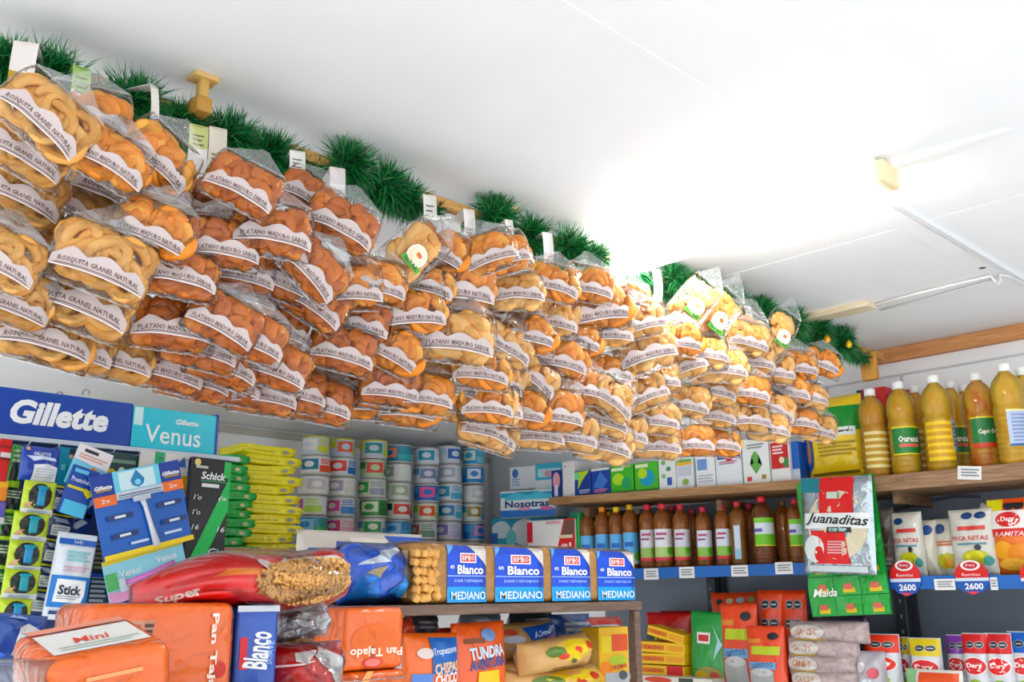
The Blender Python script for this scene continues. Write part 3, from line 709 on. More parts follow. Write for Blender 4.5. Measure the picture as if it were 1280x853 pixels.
# ------------------------------------------------------------ bottles
def liquid(c, c2, dens=.35):
    k = ('liq', c, dens)
    if k in _MC: return _MC[k]
    mt = bpy.data.materials.new('bottle_oil'); mt.use_nodes = True; nt = mt.node_tree; nt.nodes.clear(); L = nt.links
    out = nt.nodes.new('ShaderNodeOutputMaterial')
    tr = nt.nodes.new('ShaderNodeBsdfTransparent'); tr.inputs['Color'].default_value = [x+(1-x)*.4 for x in lin(c)]+[1]
    df = nt.nodes.new('ShaderNodeBsdfTranslucent'); df.inputs['Color'].default_value = lin(c)+[1]
    d2 = nt.nodes.new('ShaderNodeBsdfDiffuse')
    tc = nt.nodes.new('ShaderNodeTexCoord'); nz = nt.nodes.new('ShaderNodeTexNoise'); nz.inputs['Scale'].default_value = 22
    mp = nt.nodes.new('ShaderNodeMapping'); mp.inputs['Scale'].default_value = (1.6, 1.6, .7); L.new(tc.outputs['Object'], mp.inputs['Vector']); L.new(mp.outputs['Vector'], nz.inputs['Vector'])
    cr = nt.nodes.new('ShaderNodeValToRGB'); cr.color_ramp.elements[0].position = .35; cr.color_ramp.elements[1].position = .65
    cr.color_ramp.elements[0].color = lin(c2)+[1]; cr.color_ramp.elements[1].color = lin(c)+[1]
    L.new(nz.outputs['Fac'], cr.inputs['Fac']); L.new(cr.outputs['Color'], d2.inputs['Color'])
    m0 = nt.nodes.new('ShaderNodeMixShader'); m0.inputs[0].default_value = .8; L.new(df.outputs[0], m0.inputs[1]); L.new(d2.outputs[0], m0.inputs[2])
    m1 = nt.nodes.new('ShaderNodeMixShader'); m1.inputs[0].default_value = dens; L.new(tr.outputs[0], m1.inputs[1]); L.new(m0.outputs[0], m1.inputs[2])
    gl = nt.nodes.new('ShaderNodeBsdfGlossy'); gl.inputs['Roughness'].default_value = .06
    fr = nt.nodes.new('ShaderNodeFresnel'); fr.inputs['IOR'].default_value = 1.5
    m2 = nt.nodes.new('ShaderNodeMixShader'); L.new(fr.outputs[0], m2.inputs[0]); L.new(m1.outputs[0], m2.inputs[1]); L.new(gl.outputs[0], m2.inputs[2]); L.new(m2.outputs[0], out.inputs['Surface'])
    _MC[k] = mt; return mt
def bottle(name, label, cat, loc, H, r, liq, capc, labels, group, rz=RZR+.75, ribs=True, waist=True):
    t = thing(name, label, cat, loc, rz, group)
    s = H
    P = [(r*.9, 0), (r, .012*s/.28)]
    if ribs:
        for k in range(8):
            z = .05+.055*k; P += [(r, z*s), (r, (z+.035)*s), (r*.935, (z+.045)*s)]
    P += [(r, .5*s), (r, .54*s)]
    if waist: P += [(r*.93, .57*s), (r*.93, .6*s), (r, .64*s)]
    P += [(r, .7*s), (r*.97, .76*s), (r*.86, .82*s), (r*.6, .875*s), (r*.38, .905*s), (r*.34, .925*s)]
    link('bottle_body', lathem('bottle_body', P, liq, 20), t)
    link('neck_ring', lathem('neck_ring', [(r*.36, .918*s), (r*.43, .922*s), (r*.43, .93*s), (r*.36, .934*s)], M(capc, .4), 16), t)
    link('cap', lathem('cap', [(r*.38, .934*s), (r*.4, .94*s), (r*.4, .99*s), (r*.36, 1.0*s)], M(capc, .4), 18), t)
    for (z0, z1, half, c0, col, specs) in labels:
        sf = cyl(r*1.012, c0); w = 2*half*r; h = (z1-z0)*s
        lb = patch('label', sf, -w/2, w/2, z0*s, z1*s, M(col, .4), t, 14, 1, 0)
        deco(lb, sf, w, h, specs, 10, z0*s, .0006)
    return t
OIL = liquid('#ffd640', '#fabb20', .5); OIL2 = liquid('#d8853a', '#a2541e', .55); OIL3 = liquid('#ffca44', '#eea424', .5)
grp = 'oil bottles on the upper shelf'
GL = (.2, .5, 1.15, 0, '#2f7a3c', [('r', 0, 1, .94, 1, '#e7d24a'), ('r', 0, 1, 0, .05, '#e7d24a'), ('t', 'Ourenal', .5, .55, .62, .24, '#f4f4ec', {'bold': .03, 'res': 1}), ('r', .2, .8, .26, .38, '#d6695a')])
CL = (.1, .5, 1.2, .1, '#e6d49a', [('l', 0, 1, .05, .95, 5, '#b98f3a')])
BLL = (.16, .52, 1.0, .35, '#b8c4dc', [('r', 0, 1, .95, 1, '#f0e8a0'), ('l', .12, .9, .1, .9, 8, '#8898bc'), ('r', 0, 1, 0, .07, '#3a5f8c')])
YL = (.1, .5, 1.0, -.3, '#ecc84c', [('l', 0, 1, .05, .95, 5, '#c99a2a')])
SL = (.2, .52, .42, .95, '#9aa6bd', [('l', .1, .9, .1, .9, 6, '#5d6a86')])
for (px, p0, p1, X, labs, lb, lq) in (
  (1092, 486, 593, 2.855, [CL], 'oil bottle with cream striped label next to the yellow pouch', OIL3),
  (1128, 477, 588, 2.855, [GL], 'oil bottle with green lettered label, white cap, second from left', OIL),
  (1172, 469, 584, 2.850, [YL, SL], 'clear yellow oil bottle with ribbed yellow band, third in front row', OIL),
  (1226, 466, 579, 2.88, [(.2, .52, 1.15, 0, '#2c7440', [('r', 0, 1, .95, 1, '#dfd24a'), ('t', 'Capri Oro', .5, .5, .6, .2, '#f0f0e4', {'bold': .03, 'res': 1}), ('r', 0, 1, 0, .16, '#c2482a')])], 'oil bottle with green label and reddish oil below it', liquid('#f4c040', '#d8661c', .6)),
  (1262, 454, 578, 2.84, [BLL], 'large oil bottle with pale blue back label near right edge', OIL),
  (1148, 482, 585, 2.955, [CL], 'oil bottle half hidden behind the green-labelled one', OIL3),
  (1193, 476, 580, 2.955, [GL], 'oil bottle behind, between ribbed and reddish bottles', OIL),
  (1209, 480, 578, 3.035, [], 'small oil bottle at the wall behind the reddish one', OIL3),
  (1283, 459, 574, 2.93, [BLL], 'oil bottle cut by the right edge of the picture', OIL)):
    a = at(px, (p0+p1)/2, X=X); z = ztop(a.y); d = depth(a)
    t_ = at(px, p0, X=X); H = t_.z-z
    bottle('oil_bottle', lb, 'bottle', (X, a.y, z), H, H*(.15 if X < 2.9 else .115), lq, '#f2f2f0', labs, grp)
grp = 'dark bottles on the blue shelf'
def small_label(c1, c2, c3):
    return (.12, .6, 1.1, 0, c1, [('r', 0, 1, 0, .42, c2), ('r', 0, 1, 0, .1, c3), ('r', .1, .6, .8, .88, '#b0527a'), ('r', .05, .5, .66, .72, '#8a4a80'), ('o', .75, .3, .16, .12, '#5fae3c')])
LBB = (.08, .56, 1.1, 0, '#6fb4e6', [('r', 0, 1, 0, .35, '#cfe0ea'), ('r', .12, .6, .55, .7, '#2b66b8'), ('o', .8, .25, .2, .15, '#69b24a')])
LGW = (.27, .68, 1.25, .2, '#dfe8ee', [('r', 0, 1, 0, .42, '#79bf42'), ('r', 0, 1, .82, 1, '#8acb55'), ('r', 0, .3, .5, .62, '#5d5aa0'), ('r', 0, 1, 0, .04, '#e6dc5a')])
for (px, p0, X, labs, cap, lb, lq, rr) in (
  (735, 637, 2.86, [LBB], '#d4593a', 'dark bottle with brick red cap, leftmost on the blue shelf', OIL2, .16),
  (754, 634, 2.86, [LBB], '#e8902e', 'dark bottle with orange cap and light blue label', OIL2, .16),
  (772, 634, 2.86, [LBB], '#e8cf3a', 'dark bottle with wide yellow cap and blue label', OIL2, .16),
  (789, 631, 2.86, [LBB], '#dcb43a', 'dark bottle with golden cap beside the red-capped ones', OIL2, .16),
  (811, 631, 2.855, [small_label('#dfdfe6', '#9cb86a', '#d23c4a')], '#d63a50', 'first red-capped bottle from the left with white label', OIL2, .17),
  (830, 630, 2.855, [small_label('#ebe9ee', '#b6cf86', '#d23c4a')], '#d94552', 'second red-capped bottle from the left, broad white label', OIL2, .19),
  (853, 631, 2.855, [small_label('#dcdde4', '#a4c472', '#d23c4a')], '#c93550', 'third red-capped bottle from the left, narrow label', OIL2, .165),
  (881, 634, 2.855, [small_label('#dfe2ec', '#8fba5e', '#cf3142')], '#c9354e', 'fourth red-capped bottle from the left on blue shelf', OIL2, .17),
  (905, 631, 2.855, [small_label('#dfe2ec', '#8fba5e', '#cf3142')], '#d03a50', 'fifth red-capped bottle from the left on blue shelf', OIL2, .165),
  (925, 627, 2.86, [(.1, .62, .35, -.4, '#cfdbe8', [('r', 0, 1, 0, .3, '#9cc4d8')])], '#c43e4c', 'amber bottle showing its label edge-on beside green-labelled one', liquid('#e09a3c', '#b86a1c', .35), .17),
  (956, 621, 2.85, [LGW], '#cf3a4a', 'large bottle with green and white label on the blue shelf', liquid('#c8763c', '#8a4418', .4), .2),
  (982, 626, 2.93, [], '#6f5a30', 'unlabelled dark bottle just left of the silver tortilla bag', OIL2, .18),
  (998, 624, 2.87, [LGW], '#b8343f', 'dark bottle mostly hidden behind the silver tortilla bag', OIL2, .18),
  (763, 640, 2.96, [], '#cda03a', 'back-row dark bottle between orange and yellow caps', OIL2, .17), (799, 637, 2.96, [], '#a9a49a', 'back-row dark bottle with greyish cap', OIL2, .17),
  (842, 632, 2.96, [], '#c23a52', 'back-row bottle with dim red cap behind third red cap', OIL2, .17), (868, 636, 2.96, [], '#a83a4a', 'back-row bottle between third and fourth red caps', OIL2, .17), (940, 630, 2.96, [], '#cc3c4e', 'back-row bottle with red cap left of the large one', OIL2, .17)):
    a = at(px, 690, X=X); z = ZB1+.0005; H = at(px, p0, X=X).z-z
    bottle('small_bottle', lb, 'bottle', (X, a.y, z), H, H*rr*.82, lq, cap, labs, grp)

# ------------------------------------------------------------ goods on the upper shelf
def sbox(name, label, cat, px0, px1, py0, X, d, col, specs, group=None, side=(), sidecol=None, zb=None, rot=0, body='box', **k):
    loc, w, h = rx(px0, px1, py0, 600, X); z = ztop(loc.y) if zb is None else zb
    h = at((px0+px1)/2, py0, X=X).z-z; loc.z = z+.0005
    if body == 'box': return carton(name, label, cat, loc, w, h, d, RZR+rot, col, specs, group, side, sidecol)
    return pouch(name, label, cat, loc, w, h, d, RZR+rot, col, specs, group, **k)
g = 'cartons on the upper shelf'
sbox('carton_pack', 'navy carton with pink oval at the left end of the wooden shelf', 'box', 689, 702, 588, 2.83, .05, '#21408f', [('o', .5, .62, .34, .3, '#e9a9b4'), ('r', .3, .62, .06, .45, '#e8e4e8')], g)
sbox('carton_pack', 'plain white carton with red spot beside the navy carton', 'box', 703, 717, 577, 2.82, .12, '#e6e4e2', [('o', .25, .86, .08, .03, '#8a8a8e')], g, sidecol='#dcd9d6')
sbox('carton_pack', 'white carton with red stripe lying behind dark blue boxes', 'box', 712, 752, 575, 2.93, .1, '#e4e2e0', [('r', .15, .6, .72, .9, '#cf2f36')], g)
sbox('carton_pack', 'dark blue tea carton with lime lightning shape', 'box', 715, 738, 589, 2.825, .06, '#1f3f8c', [('p', [(.05, .95), (.95, .98), (.55, .6), (.3, .25), (.35, .62)], '#c3d84a'), ('o', .25, .78, .18, .14, '#7fd6a8'), ('l', .4, .95, .08, .25, 2, '#b8c4e0')], g)
sbox('carton_pack', 'dark blue carton next to the green boxes', 'box', 739, 762, 586, 2.825, .06, '#24459a', [('p', [(.1, .3), (.5, .9), (.9, .5), (.6, .2)], '#4f79c8'), ('l', .15, .85, .08, .22, 2, '#e08a8a'), ('r', 0, 1, .92, 1, '#e8e8ec')], g)
sbox('carton_pack', 'left green tea carton on the wooden shelf', 'box', 763, 791, 582, 2.825, .06, '#56b848', [('o', .35, .5, .26, .22, '#b5df58'), ('o', .7, .35, .2, .2, '#3aa06a'), ('r', .05, .6, .8, .92, '#e6f0c8'), ('r', 0, 1, 0, .06, '#2f7a34')], g)
sbox('carton_pack', 'right green tea carton with blue spot', 'box', 793, 822, 578, 2.825, .06, '#5fbb4a', [('o', .55, .45, .32, .28, '#3f9fc0'), ('o', .35, .62, .2, .18, '#bfe058'), ('r', .05, .6, .82, .94, '#e6f0c8'), ('r', 0, 1, 0, .06, '#2f7a34')], g)
sbox('carton_pack', 'white carton with green sprigs and blue square, below the bags', 'box', 823, 844, 570, 2.82, .07, '#e9ecea', [('o', .3, .8, .14, .07, '#7fae72'), ('o', .6, .6, .14, .07, '#5d8f6e'), ('o', .3, .4, .12, .07, '#86b87a'), ('r', .5, .78, .12, .35, '#3a57a6')], g)
sbox('carton_pack', 'white carton with yellow and green band below the bags', 'box', 845, 866, 572, 2.82, .07, '#e3e5ea', [('r', .05, .95, .74, .86, '#e9b85c'), ('r', .05, .95, .84, .93, '#7fb468'), ('r', .12, .9, .4, .7, '#c9cbd8'), ('o', .55, .2, .2, .1, '#8fae58')], g)
sbox('carton_pack', 'narrow white carton with pale blue square', 'box', 869, 893, 556, 2.825, .07, '#eceef0', [('r', .1, .6, .4, .66, '#7c9bd0'), ('l', .1, .9, .1, .3, 3, '#c0c4cc')], g)
sbox('carton_pack', 'white carton with navy stars and red emblem', 'box', 894, 926, 548, 2.825, .07, '#e9ebf0', [('r', .08, .4, .56, .74, '#2f3f8a'), ('r', .7, .98, .58, .8, '#2c3c86'), ('o', .55, .58, .14, .08, '#c8394a'), ('l', .15, .85, .44, .52, 2, '#b07088')], g)
sbox('carton_pack', 'white herb carton with green leafy sprig', 'box', 928, 961, 548, 2.825, .07, '#eef0ee', [('p', [(.5, .2), (.28, .42), (.42, .44), (.36, .62), (.5, .72), (.64, .6), (.58, .44), (.74, .4)], '#6ba85a'), ('r', .14, .32, .06, .16, '#d24a4a'), ('r', .7, .86, .08, .18, '#a88a4a'), ('l', .2, .85, .76, .88, 2, '#9aa39c')], g)
sbox('carton_pack', 'red and white carton with blue side next to the yellow pouch', 'box', 963, 987, 551, 2.825, .07, '#ecebea', [('r', .05, .95, .32, .96, '#c5202e'), ('l', .15, .7, .66, .9, 3, '#f2d8d4'), ('o', .78, .46, .16, .12, '#3c8a4a'), ('o', .6, .52, .14, .08, '#f0e0c0')], g)
sbox('carton_pack', 'blue carton edge between red carton and yellow pouch', 'box', 988, 999, 552, 2.84, .07, '#2f62b4', [('r', 0, 1, .0, .3, '#cdd6e4')], g)
sbox('grain_pouch', 'big yellow pouch with green panel and blue oval, left of the oil bottles', 'pouch', 1000, 1073, 494, 2.84, .09, '#f2cf1d', [('r', .42, .98, .56, .86, '#2c8a3c'), ('r', .46, .92, .5, .6, '#e9ece6'), ('l', .5, .88, .53, .57, 1, '#3a3a3a'), ('o', .06, .38, .13, .26, '#2a55a8'), ('o', .06, .36, .08, .16, '#c98a6a'), ('l', .3, .9, .26, .44, 4, '#a8912a'), ('l', .1, .9, .04, .1, 1, '#7a6a20')], body='pouch', seal=.05, crumple=.002, seed=5)
sbox('carton_pack', 'red and white carton top seen behind the oil bottle caps', 'box', 1076, 1112, 485, 2.99, .07, '#c93434', [('r', .3, .5, .2, .9, '#e9e6e0'), ('r', 0, .2, 0, 1, '#27406e')], g)
sbox('carton_pack', 'dim red carton behind the bottles near the wall seam', 'box', 1116, 1142, 488, 2.99, .07, '#b23a40', [('r', .2, .8, .3, .7, '#d8b8b0')], g)

# ------------------------------------------------------------ hanging tortilla bag and green sachet strip
loc, w, h = rx(1003, 1094, 596, 720, 2.752)
t = thing('sachet_strip', 'green strip of sachets hanging behind the silver tortilla bag', 'sachet strip', (2.765, at(1056, 690, X=2.765).y, at(1056, 770, X=2.765).z), RZR, roll=-.04)
w2 = .25; h2 = at(1056, 597, X=2.765).z-t.location.z
gm = foil('#1f9a44', .4, 30)
sw = lambda x, z, off=0: Vector((x, -.004*math.sin(x*60)*math.cos(z*45)-off, z))
for r in range(7):
    for c in range(3):
        x0 = -w2/2+w2/3*c; z0 = h2/7*r
        s_ = patch('sachet', sw, x0+.001, x0+w2/3-.001, z0+.001, z0+h2/7-.001, gm, t, 4, 3, off=.001)
        patch('printed_panel', sw, x0+.03, x0+.065, z0+.008, z0+.022, M('#d9b83a'), s_, 2, 1, off=.0022)
        patch('printed_panel', sw, x0+.032, x0+.058, z0+.018, z0+.034, M('#c86a5a'), s_, 2, 1, off=.0026)
text('Maida', sw, -w2*.28, h2*.17, w2*.32, h2*.06, M('#f2f4ee'), t, bold=.02, shear=.3, off=.004)
link('backing', boxm('backing', w2, .001, h2, M('#17803a', .5), (0, .006, h2/2)), t)
loc, w, h = rx(1001, 1090, 596, 718, 2.735)
h *= 1.0
silver = M('#b9c3ca', .22, .08, .6, 24, .75)
t = thing('tortilla_bag', 'silver tortilla bag with red stripe hanging from the wooden shelf', 'food bag', loc, RZR, roll=.05)
fs, bs = pouch_surf(w, h, .03, .07, .0022, 8)
FS = lambda x, z, off=0: fs(x, z-h/2, off)+Vector((0, 0, h/2))
link('pouch', pouchm('pouch', w, h, .03, silver, fs, bs, 12, 14), t, (0, 0, h/2))
deco(t, FS, w, h, [('o', .52, .5, .42, .36, '#d9cfb6'), ('r', .0, .3, .84, .99, '#2f7f8c'), ('r', .28, .76, .62, .995, '#d3202c'), ('r', .2, .68, .1, .44, '#d3202c', -.12), ('o', .18, .25, .15, .14, '#e9ece9'), ('o', .25, .2, .07, .08, '#d3202c'), ('r', .4, .56, .77, .84, '#c9d2c6'), ('r', .5, .56, .775, .835, '#4f8a4a'),
   ('r', .06, .96, .46, .62, '#eceeed'), ('r', .38, .72, .42, .475, '#202326'), ('r', .41, .66, .43, .465, '#a9c3c0'), ('t', 'Juanaditas', .52, .54, .86, .13, '#1f2225', {'bold': .02, 'shear': .35, 'rot': -.06}), ('l', .38, .62, .2, .34, 5, '#e8b0b0'), ('o', .44, .98, .012, .008, '#7a1016'), ('r', .08, .9, .02, .08, '#cfd8da')], 10, 0, .0014)

# ------------------------------------------------------------ whitish snack pouches on the right blue shelf
def bshelf(name, label, px0, px1, py0, X, d, col, specs, group=None, z=None, roll=0, seed=1, **k):
    loc, w, h = rx(px0, px1, py0, 720, X); loc.z = (ZB2-.004 if z is None else z)+.0005; h = at((px0+px1)/2, py0, X=X).z-loc.z
    return pouch(name, label, 'snack pouch', loc, w, h, d, RZR, col, specs, group, seed=seed, roll=roll, **k)
def white_pouch(px0, px1, py0, X, lb, seed, roll=0, dots=1):
    D = [('o', .3, .86, .16, .055, '#23406f')] if dots == 1 else [('o', .45, .9, .13, .055, '#23406f'), ('o', .75, .9, .13, .055, '#23406f')]
    return bshelf('snack_pouch', lb, px0, px1, py0, X, .05, '#d3d0c6', D+[('r', .25, .85, .68, .74, '#c8443f', .0), ('t', 'PICA NITAS', .5, .56, .8, .07, '#c23238', {'res': 1}), ('l', .2, .85, .45, .5, 1, '#5f8a94'), ('o', .66, .42, .07, .045, '#23262b'), ('o', .58, .27, .3, .11, '#b9b92e'), ('o', .56, .3, .2, .07, '#d6cf4a'), ('o', .85, .22, .1, .07, '#3f8f86'), ('o', .52, .08, .36, .075, '#f0ece8'), ('o', .52, .08, .26, .055, '#b81f35'), ('t', 'Dary', .52, .08, .3, .05, '#f5e9e6', {'res': 1})], 'whitish snack pouches', seed=seed, roll=roll)
white_pouch(1112, 1151, 640, 2.84, 'whitish snack pouch with green fruit, beside the green sachets', 3, .0)
white_pouch(1185, 1241, 636, 2.835, 'whitish snack pouch with two navy seals left of the orange one', 4, .0, 2)
bshelf('snack_pouch', 'crumpled brown-grey pouch edge just right of the sachets', 1098, 1116, 634, 2.9, .05, '#8f857c', [('o', .5, .6, .3, .12, '#5f4a46'), ('o', .4, .35, .25, .1, '#6b5550'), ('l', .2, .8, .1, .3, 3, '#c6b8b0')], 'whitish snack pouches', seed=6)
bshelf('snack_pouch', 'narrow cream pouch with one navy seal between whitish pouches', 1150, 1169, 650, 2.87, .05, '#d8d3c4', [('o', .5, .82, .36, .09, '#2b4a80'), ('r', .0, .2, .05, .35, '#c0562e')], 'whitish snack pouches', seed=7)
bshelf('snack_pouch', 'cream pouch showing a yellow fruit salad picture', 1167, 1195, 648, 2.875, .05, '#cfcbbd', [('o', .3, .82, .24, .09, '#23406f'), ('l', .1, .9, .52, .62, 2, '#c8774a'), ('r', .15, .9, .38, .52, '#ecece4'), ('o', .5, .27, .42, .14, '#c6c03c'), ('o', .6, .22, .25, .1, '#d9a04a'), ('r', .45, .98, .02, .14, '#e8e6dc')], 'whitish snack pouches', seed=9)
bshelf('snack_pouch', 'orange and yellow pouch with large red oval logo at right edge', 1234, 1296, 622, 2.845, .06, '#e2782c', [('r', .0, 1, .84, .99, '#d9d24a'), ('r', .35, .8, .84, .99, '#d9552e'), ('o', .48, .9, .11, .06, '#20262b'), ('o', .68, .9, .11, .06, '#20262b'), ('r', .05, .98, .58, .84, '#e6e2de'), ('o', .46, .72, .26, .1, '#cf2632'), ('t', 'Dary', .46, .72, .3, .08, '#f6ecea', {'bold': .03}), ('r', .03, .98, .5, .6, '#c8232f'), ('t', 'RAMITAS', .5, .53, .7, .06, '#f0d8d0', {'shear': .3, 'res': 1}), ('o', .3, .32, .22, .12, '#f0a83c'), ('o', .62, .26, .26, .14, '#e8912a'), ('o', .45, .14, .3, .08, '#f0b45a')], 'whitish snack pouches', seed=11)
bshelf('tobacco_roll', 'white paper roll poking up behind the orange pouch', 1208, 1238, 630, 2.93, .02, '#e5e2dc', [], None, z=ZB2+.1, roll=.5)
tg = thing('grey_cable', 'dark grey cable sagging on the wall above the whitish pouches', 'cable', (0, 0, 0))
link('cable', tubem('cable', [at(px, py, X=XW-.015) for px, py in ((1108, 640), (1135, 634), (1165, 626), (1195, 621), (1225, 621))], .005, M('#4a4e55', .5), 6), tg)
# shelf talkers
for (px0, px1, py0, py1, lb) in ((1113, 1151, 703, 746, 'red and blue price card under the pouch beside the sachets'), (1194, 1236, 703, 744, 'red and blue price card under the pouch with two seals'), (1276, 1310, 703, 744, 'red and blue price card cut by the right edge')):
    loc, w, h = rx(px0, px1, py0, py1, XF-.006)
    t = thing('shelf_card', lb, 'price card', loc, RZR, 'red and blue price cards')
    V = [(-w*.5, h*.35), (-w*.3, h*.1), (0, 0), (w*.3, h*.1), (w*.5, h*.35), (w*.5, h*.72), (w*.28, h*1.0), (-w*.28, h*1.0), (-w*.5, h*.72)]
    vv = [(x, 0, z) for x, z in V]+[(x, .002, z) for x, z in V]; n = len(V)
    link('card', mesh('card', vv, [tuple(range(n)), tuple(range(n, 2*n))[::-1]]+[(i, n+i, n+(i+1) % n, (i+1) % n) for i in range(n)], M('#2a55a4', .4)), t)
    deco(t, flat(0), w, h, [('p', [(0, .52), (1, .52), (1, .72), (.78, 1), (.22, 1), (0, .72)], '#c8242f'), ('r', 0, 1, .42, .52, '#cfd8e4'), ('o', .5, .9, .3, .16, '#efe9e6'), ('o', .5, .9, .22, .11, '#b81f35'), ('t', 'Dary', .5, .9, .28, .1, '#f4e8e4', {'res': 1}), ('t', 'Ramitas', .5, .62, .55, .09, '#f0d0c8', {'res': 1}), ('t', '2600', .55, .26, .55, .2, '#eef2fa', {'bold': .03}), ('p', [(.3, .1), (.5, 0), (.7, .1)], '#d8454a')])

# ------------------------------------------------------------ lower right shelf goods
def low(name, label, px0, px1, py0, X, d, col, specs, group=None, z=None, **k):
    loc, w, h = rx(px0, px1, py0, 840, X); loc.z = (ZL if z is None else z)+.0005; h = at((px0+px1)/2, py0, X=X).z-loc.z
    return pouch(name, label, 'snack pouch', loc, w, h, d, RZR, col, specs, group, **k)
SEAL2 = lambda v: [('o', .38, v, .17, .045, '#b9c0c4'), ('o', .72, v, .17, .045, '#b9c0c4'), ('o', .38, v, .15, .04, '#1f262c'), ('o', .72, v, .15, .04, '#1f262c'), ('r', .28, .48, v-.006, v+.006, '#c9d0d4'), ('r', .62, .82, v-.006, v+.006, '#c9d0d4')]
def dary(px0, px1, py0, X, topc, lb, seed, ov='#c92430'):
    return low('snack_pouch', lb, px0, px1, py0, X, .05, '#d9dade', [('r', .01, .99, .74, .985, topc)]+SEAL2(.85)+[('o', .5, .58, .46, .12, '#efe9e8'), ('o', .5, .58, .42, .105, ov), ('t', 'Dary', .5, .58, .6, .075, '#f6ecea', {'bold': .03}), ('o', .5, .36, .25, .05, '#8fae3c'), ('l', .2, .85, .1, .3, 4, '#b8a86a')], 'pouches with red oval logo', seed=seed)
dary(1077, 1121, 793, 2.80, '#d8452a', 'pouch with red oval logo and vermilion top, left of the yellow one', 21, '#d6392c')
dary(1122, 1134, 797, 2.86, '#c9b02a', 'narrow slice of pouch with mustard top behind the yellow one', 22)
dary(1134, 1173, 798, 2.80, '#d9c22c', 'pouch with red oval logo and yellow top', 23)
dary(1180, 1207, 794, 2.86, '#7a3f9a', 'pouch with purple top left of the red ones', 24)
dary(1200, 1232, 792, 2.80, '#c4202e', 'left of two pouches with deep red tops', 25)
dary(1229, 1262, 792, 2.805, '#c4202e', 'right of two pouches with deep red tops', 26, '#d8352f')
dary(1257, 1300, 790, 2.83, '#1f63b8', 'blue-topped pouch at the lower right edge', 27)
low('snack_pouch', 'white and red pouch top in front of the yellow pouch at bottom edge', 1128, 1198, 838, 2.76, .05, '#e2dfd8', [('r', .25, .95, .2, .95, '#d2552e'), ('o', .5, .6, .12, .12, '#20262b'), ('o', .8, .6, .12, .12, '#20262b'), ('r', .0, .2, 0, 1, '#8fb88a')], None, z=EYE-.36, seed=28)
low('snack_pouch', 'green shiny snack pouch with small red logo beside yellow boxes', 856, 900, 765, 2.80, .05, '#1f8f42', [('r', .3, .66, .6, .74, '#e9e4e0'), ('r', .34, .62, .63, .71, '#c23a40'), ('o', .6, .22, .34, .1, '#8f8a4a'), ('o', .4, .2, .2, .06, '#c9a43c'), ('o', .75, .2, .12, .06, '#b8453a'), ('p', [(.7, .85), (.95, .6), (.75, .4), (.85, .65)], '#a9cfd8')], 'bright pouches on the lower shelf', seed=31, roll=.05)
ORM = '#e2531d'
def cat_pouch(px0, px1, py0, X, lb, seed, z=None):
    return low('snack_pouch', lb, px0, px1, py0, X, .05, ORM, [('r', .08, .45, .76, .82, '#d98a4a'), ('o', .75, .86, .14, .05, '#23262b'), ('r', .2, .9, .6, .72, '#b9c43a', .12), ('r', .3, .8, .5, .58, '#d8543a'), ('r', .1, .8, .4, .5, '#6f9cc4', .14), ('t', 'GATITOS', .46, .45, .55, .07, '#24406f', {'rot': .14, 'res': 1}), ('r', .12, .75, .06, .38, '#a3a3a2'), ('o', .45, .36, .28, .06, '#c3c3c2')], 'orange pouches on the lower shelf', z=z, seed=seed)
cat_pouch(929, 977, 783, 2.745, 'front orange pouch with grey window and blue band', 41)
cat_pouch(897, 943, 755, 2.80, 'tall orange pouch with grey window left of the front one', 42)
low('snack_pouch', 'orange pouch top with two black seals behind, left', 945, 977, 738, 2.86, .05, ORM, SEAL2(.86)+SEAL2(.68), 'orange pouches on the lower shelf', seed=43)
low('snack_pouch', 'orange pouch top with two black seals behind, right', 976, 1006, 738, 2.865, .05, '#dc4f1e', SEAL2(.86)+SEAL2(.68), 'orange pouches on the lower shelf', seed=44)
low('snack_pouch', 'rear orange pouch with row of small pictures', 886, 952, 741, 2.94, .05, '#d9531f', [('o', .2, .9, .06, .03, '#2a3a4a'), ('o', .4, .91, .07, .03, '#c9b89a'), ('o', .6, .92, .08, .03, '#a9b8c4'), ('o', .8, .93, .07, .03, '#9a9a6a')], 'orange pouches on the lower shelf', seed=45)
# stacked clear bags of sweets
SWEET = M('#b9a7a6', .35, .35, .6, 60, 0, .6, 60)
for k, (px0, px1, py0, py1) in enumerate(((978, 1078, 783, 805), (976, 1066, 803, 825), (976, 1064, 823, 845), (980, 1070, 843, 866), (985, 1075, 862, 885))):
    loc, w, h = rx(px0, px1, py0, py1, 2.74)
    t = pouch('sweets_bag', '%s clear bag of small sweets from the top in lower stack' % ordinal(k), 'sweets bag', loc, w, h*1.25, .09, RZR, '#b9a7a6', [('o', .3, .5, .24, .34, '#d9d2cc'), ('t', 'CANDY', .3, .52, .3, .3, '#c2703a', {'res': 1}), ('r', .1, .5, .14, .2, '#d9b84a')], 'stacked sweets bags', seal=.02, crumple=.003, seed=60+k, mat=SWEET)
low('sweets_bag', 'dark bag of colourful sweets behind the stacked clear bags', 1010, 1080, 770, 2.88, .06, '#4a4250', [('o', .3, .8, .1, .04, '#b84a5a'), ('o', .6, .85, .12, .04, '#6a8ab0'), ('l', .2, .9, .7, .95, 4, '#8a8494')], None, seed=71, crumple=.004)
low('sweets_bag', 'clear bag of white and pink sweets at the bottom edge', 1064, 1100, 815, 2.76, .07, '#b9b4ba', [('o', .3, .7, .16, .1, '#e6e0e2'), ('o', .7, .6, .18, .1, '#c8606a'), ('o', .5, .4, .2, .1, '#dfe2e8'), ('o', .3, .25, .15, .08, '#7fa4b8')], None, seed=72, crumple=.004)
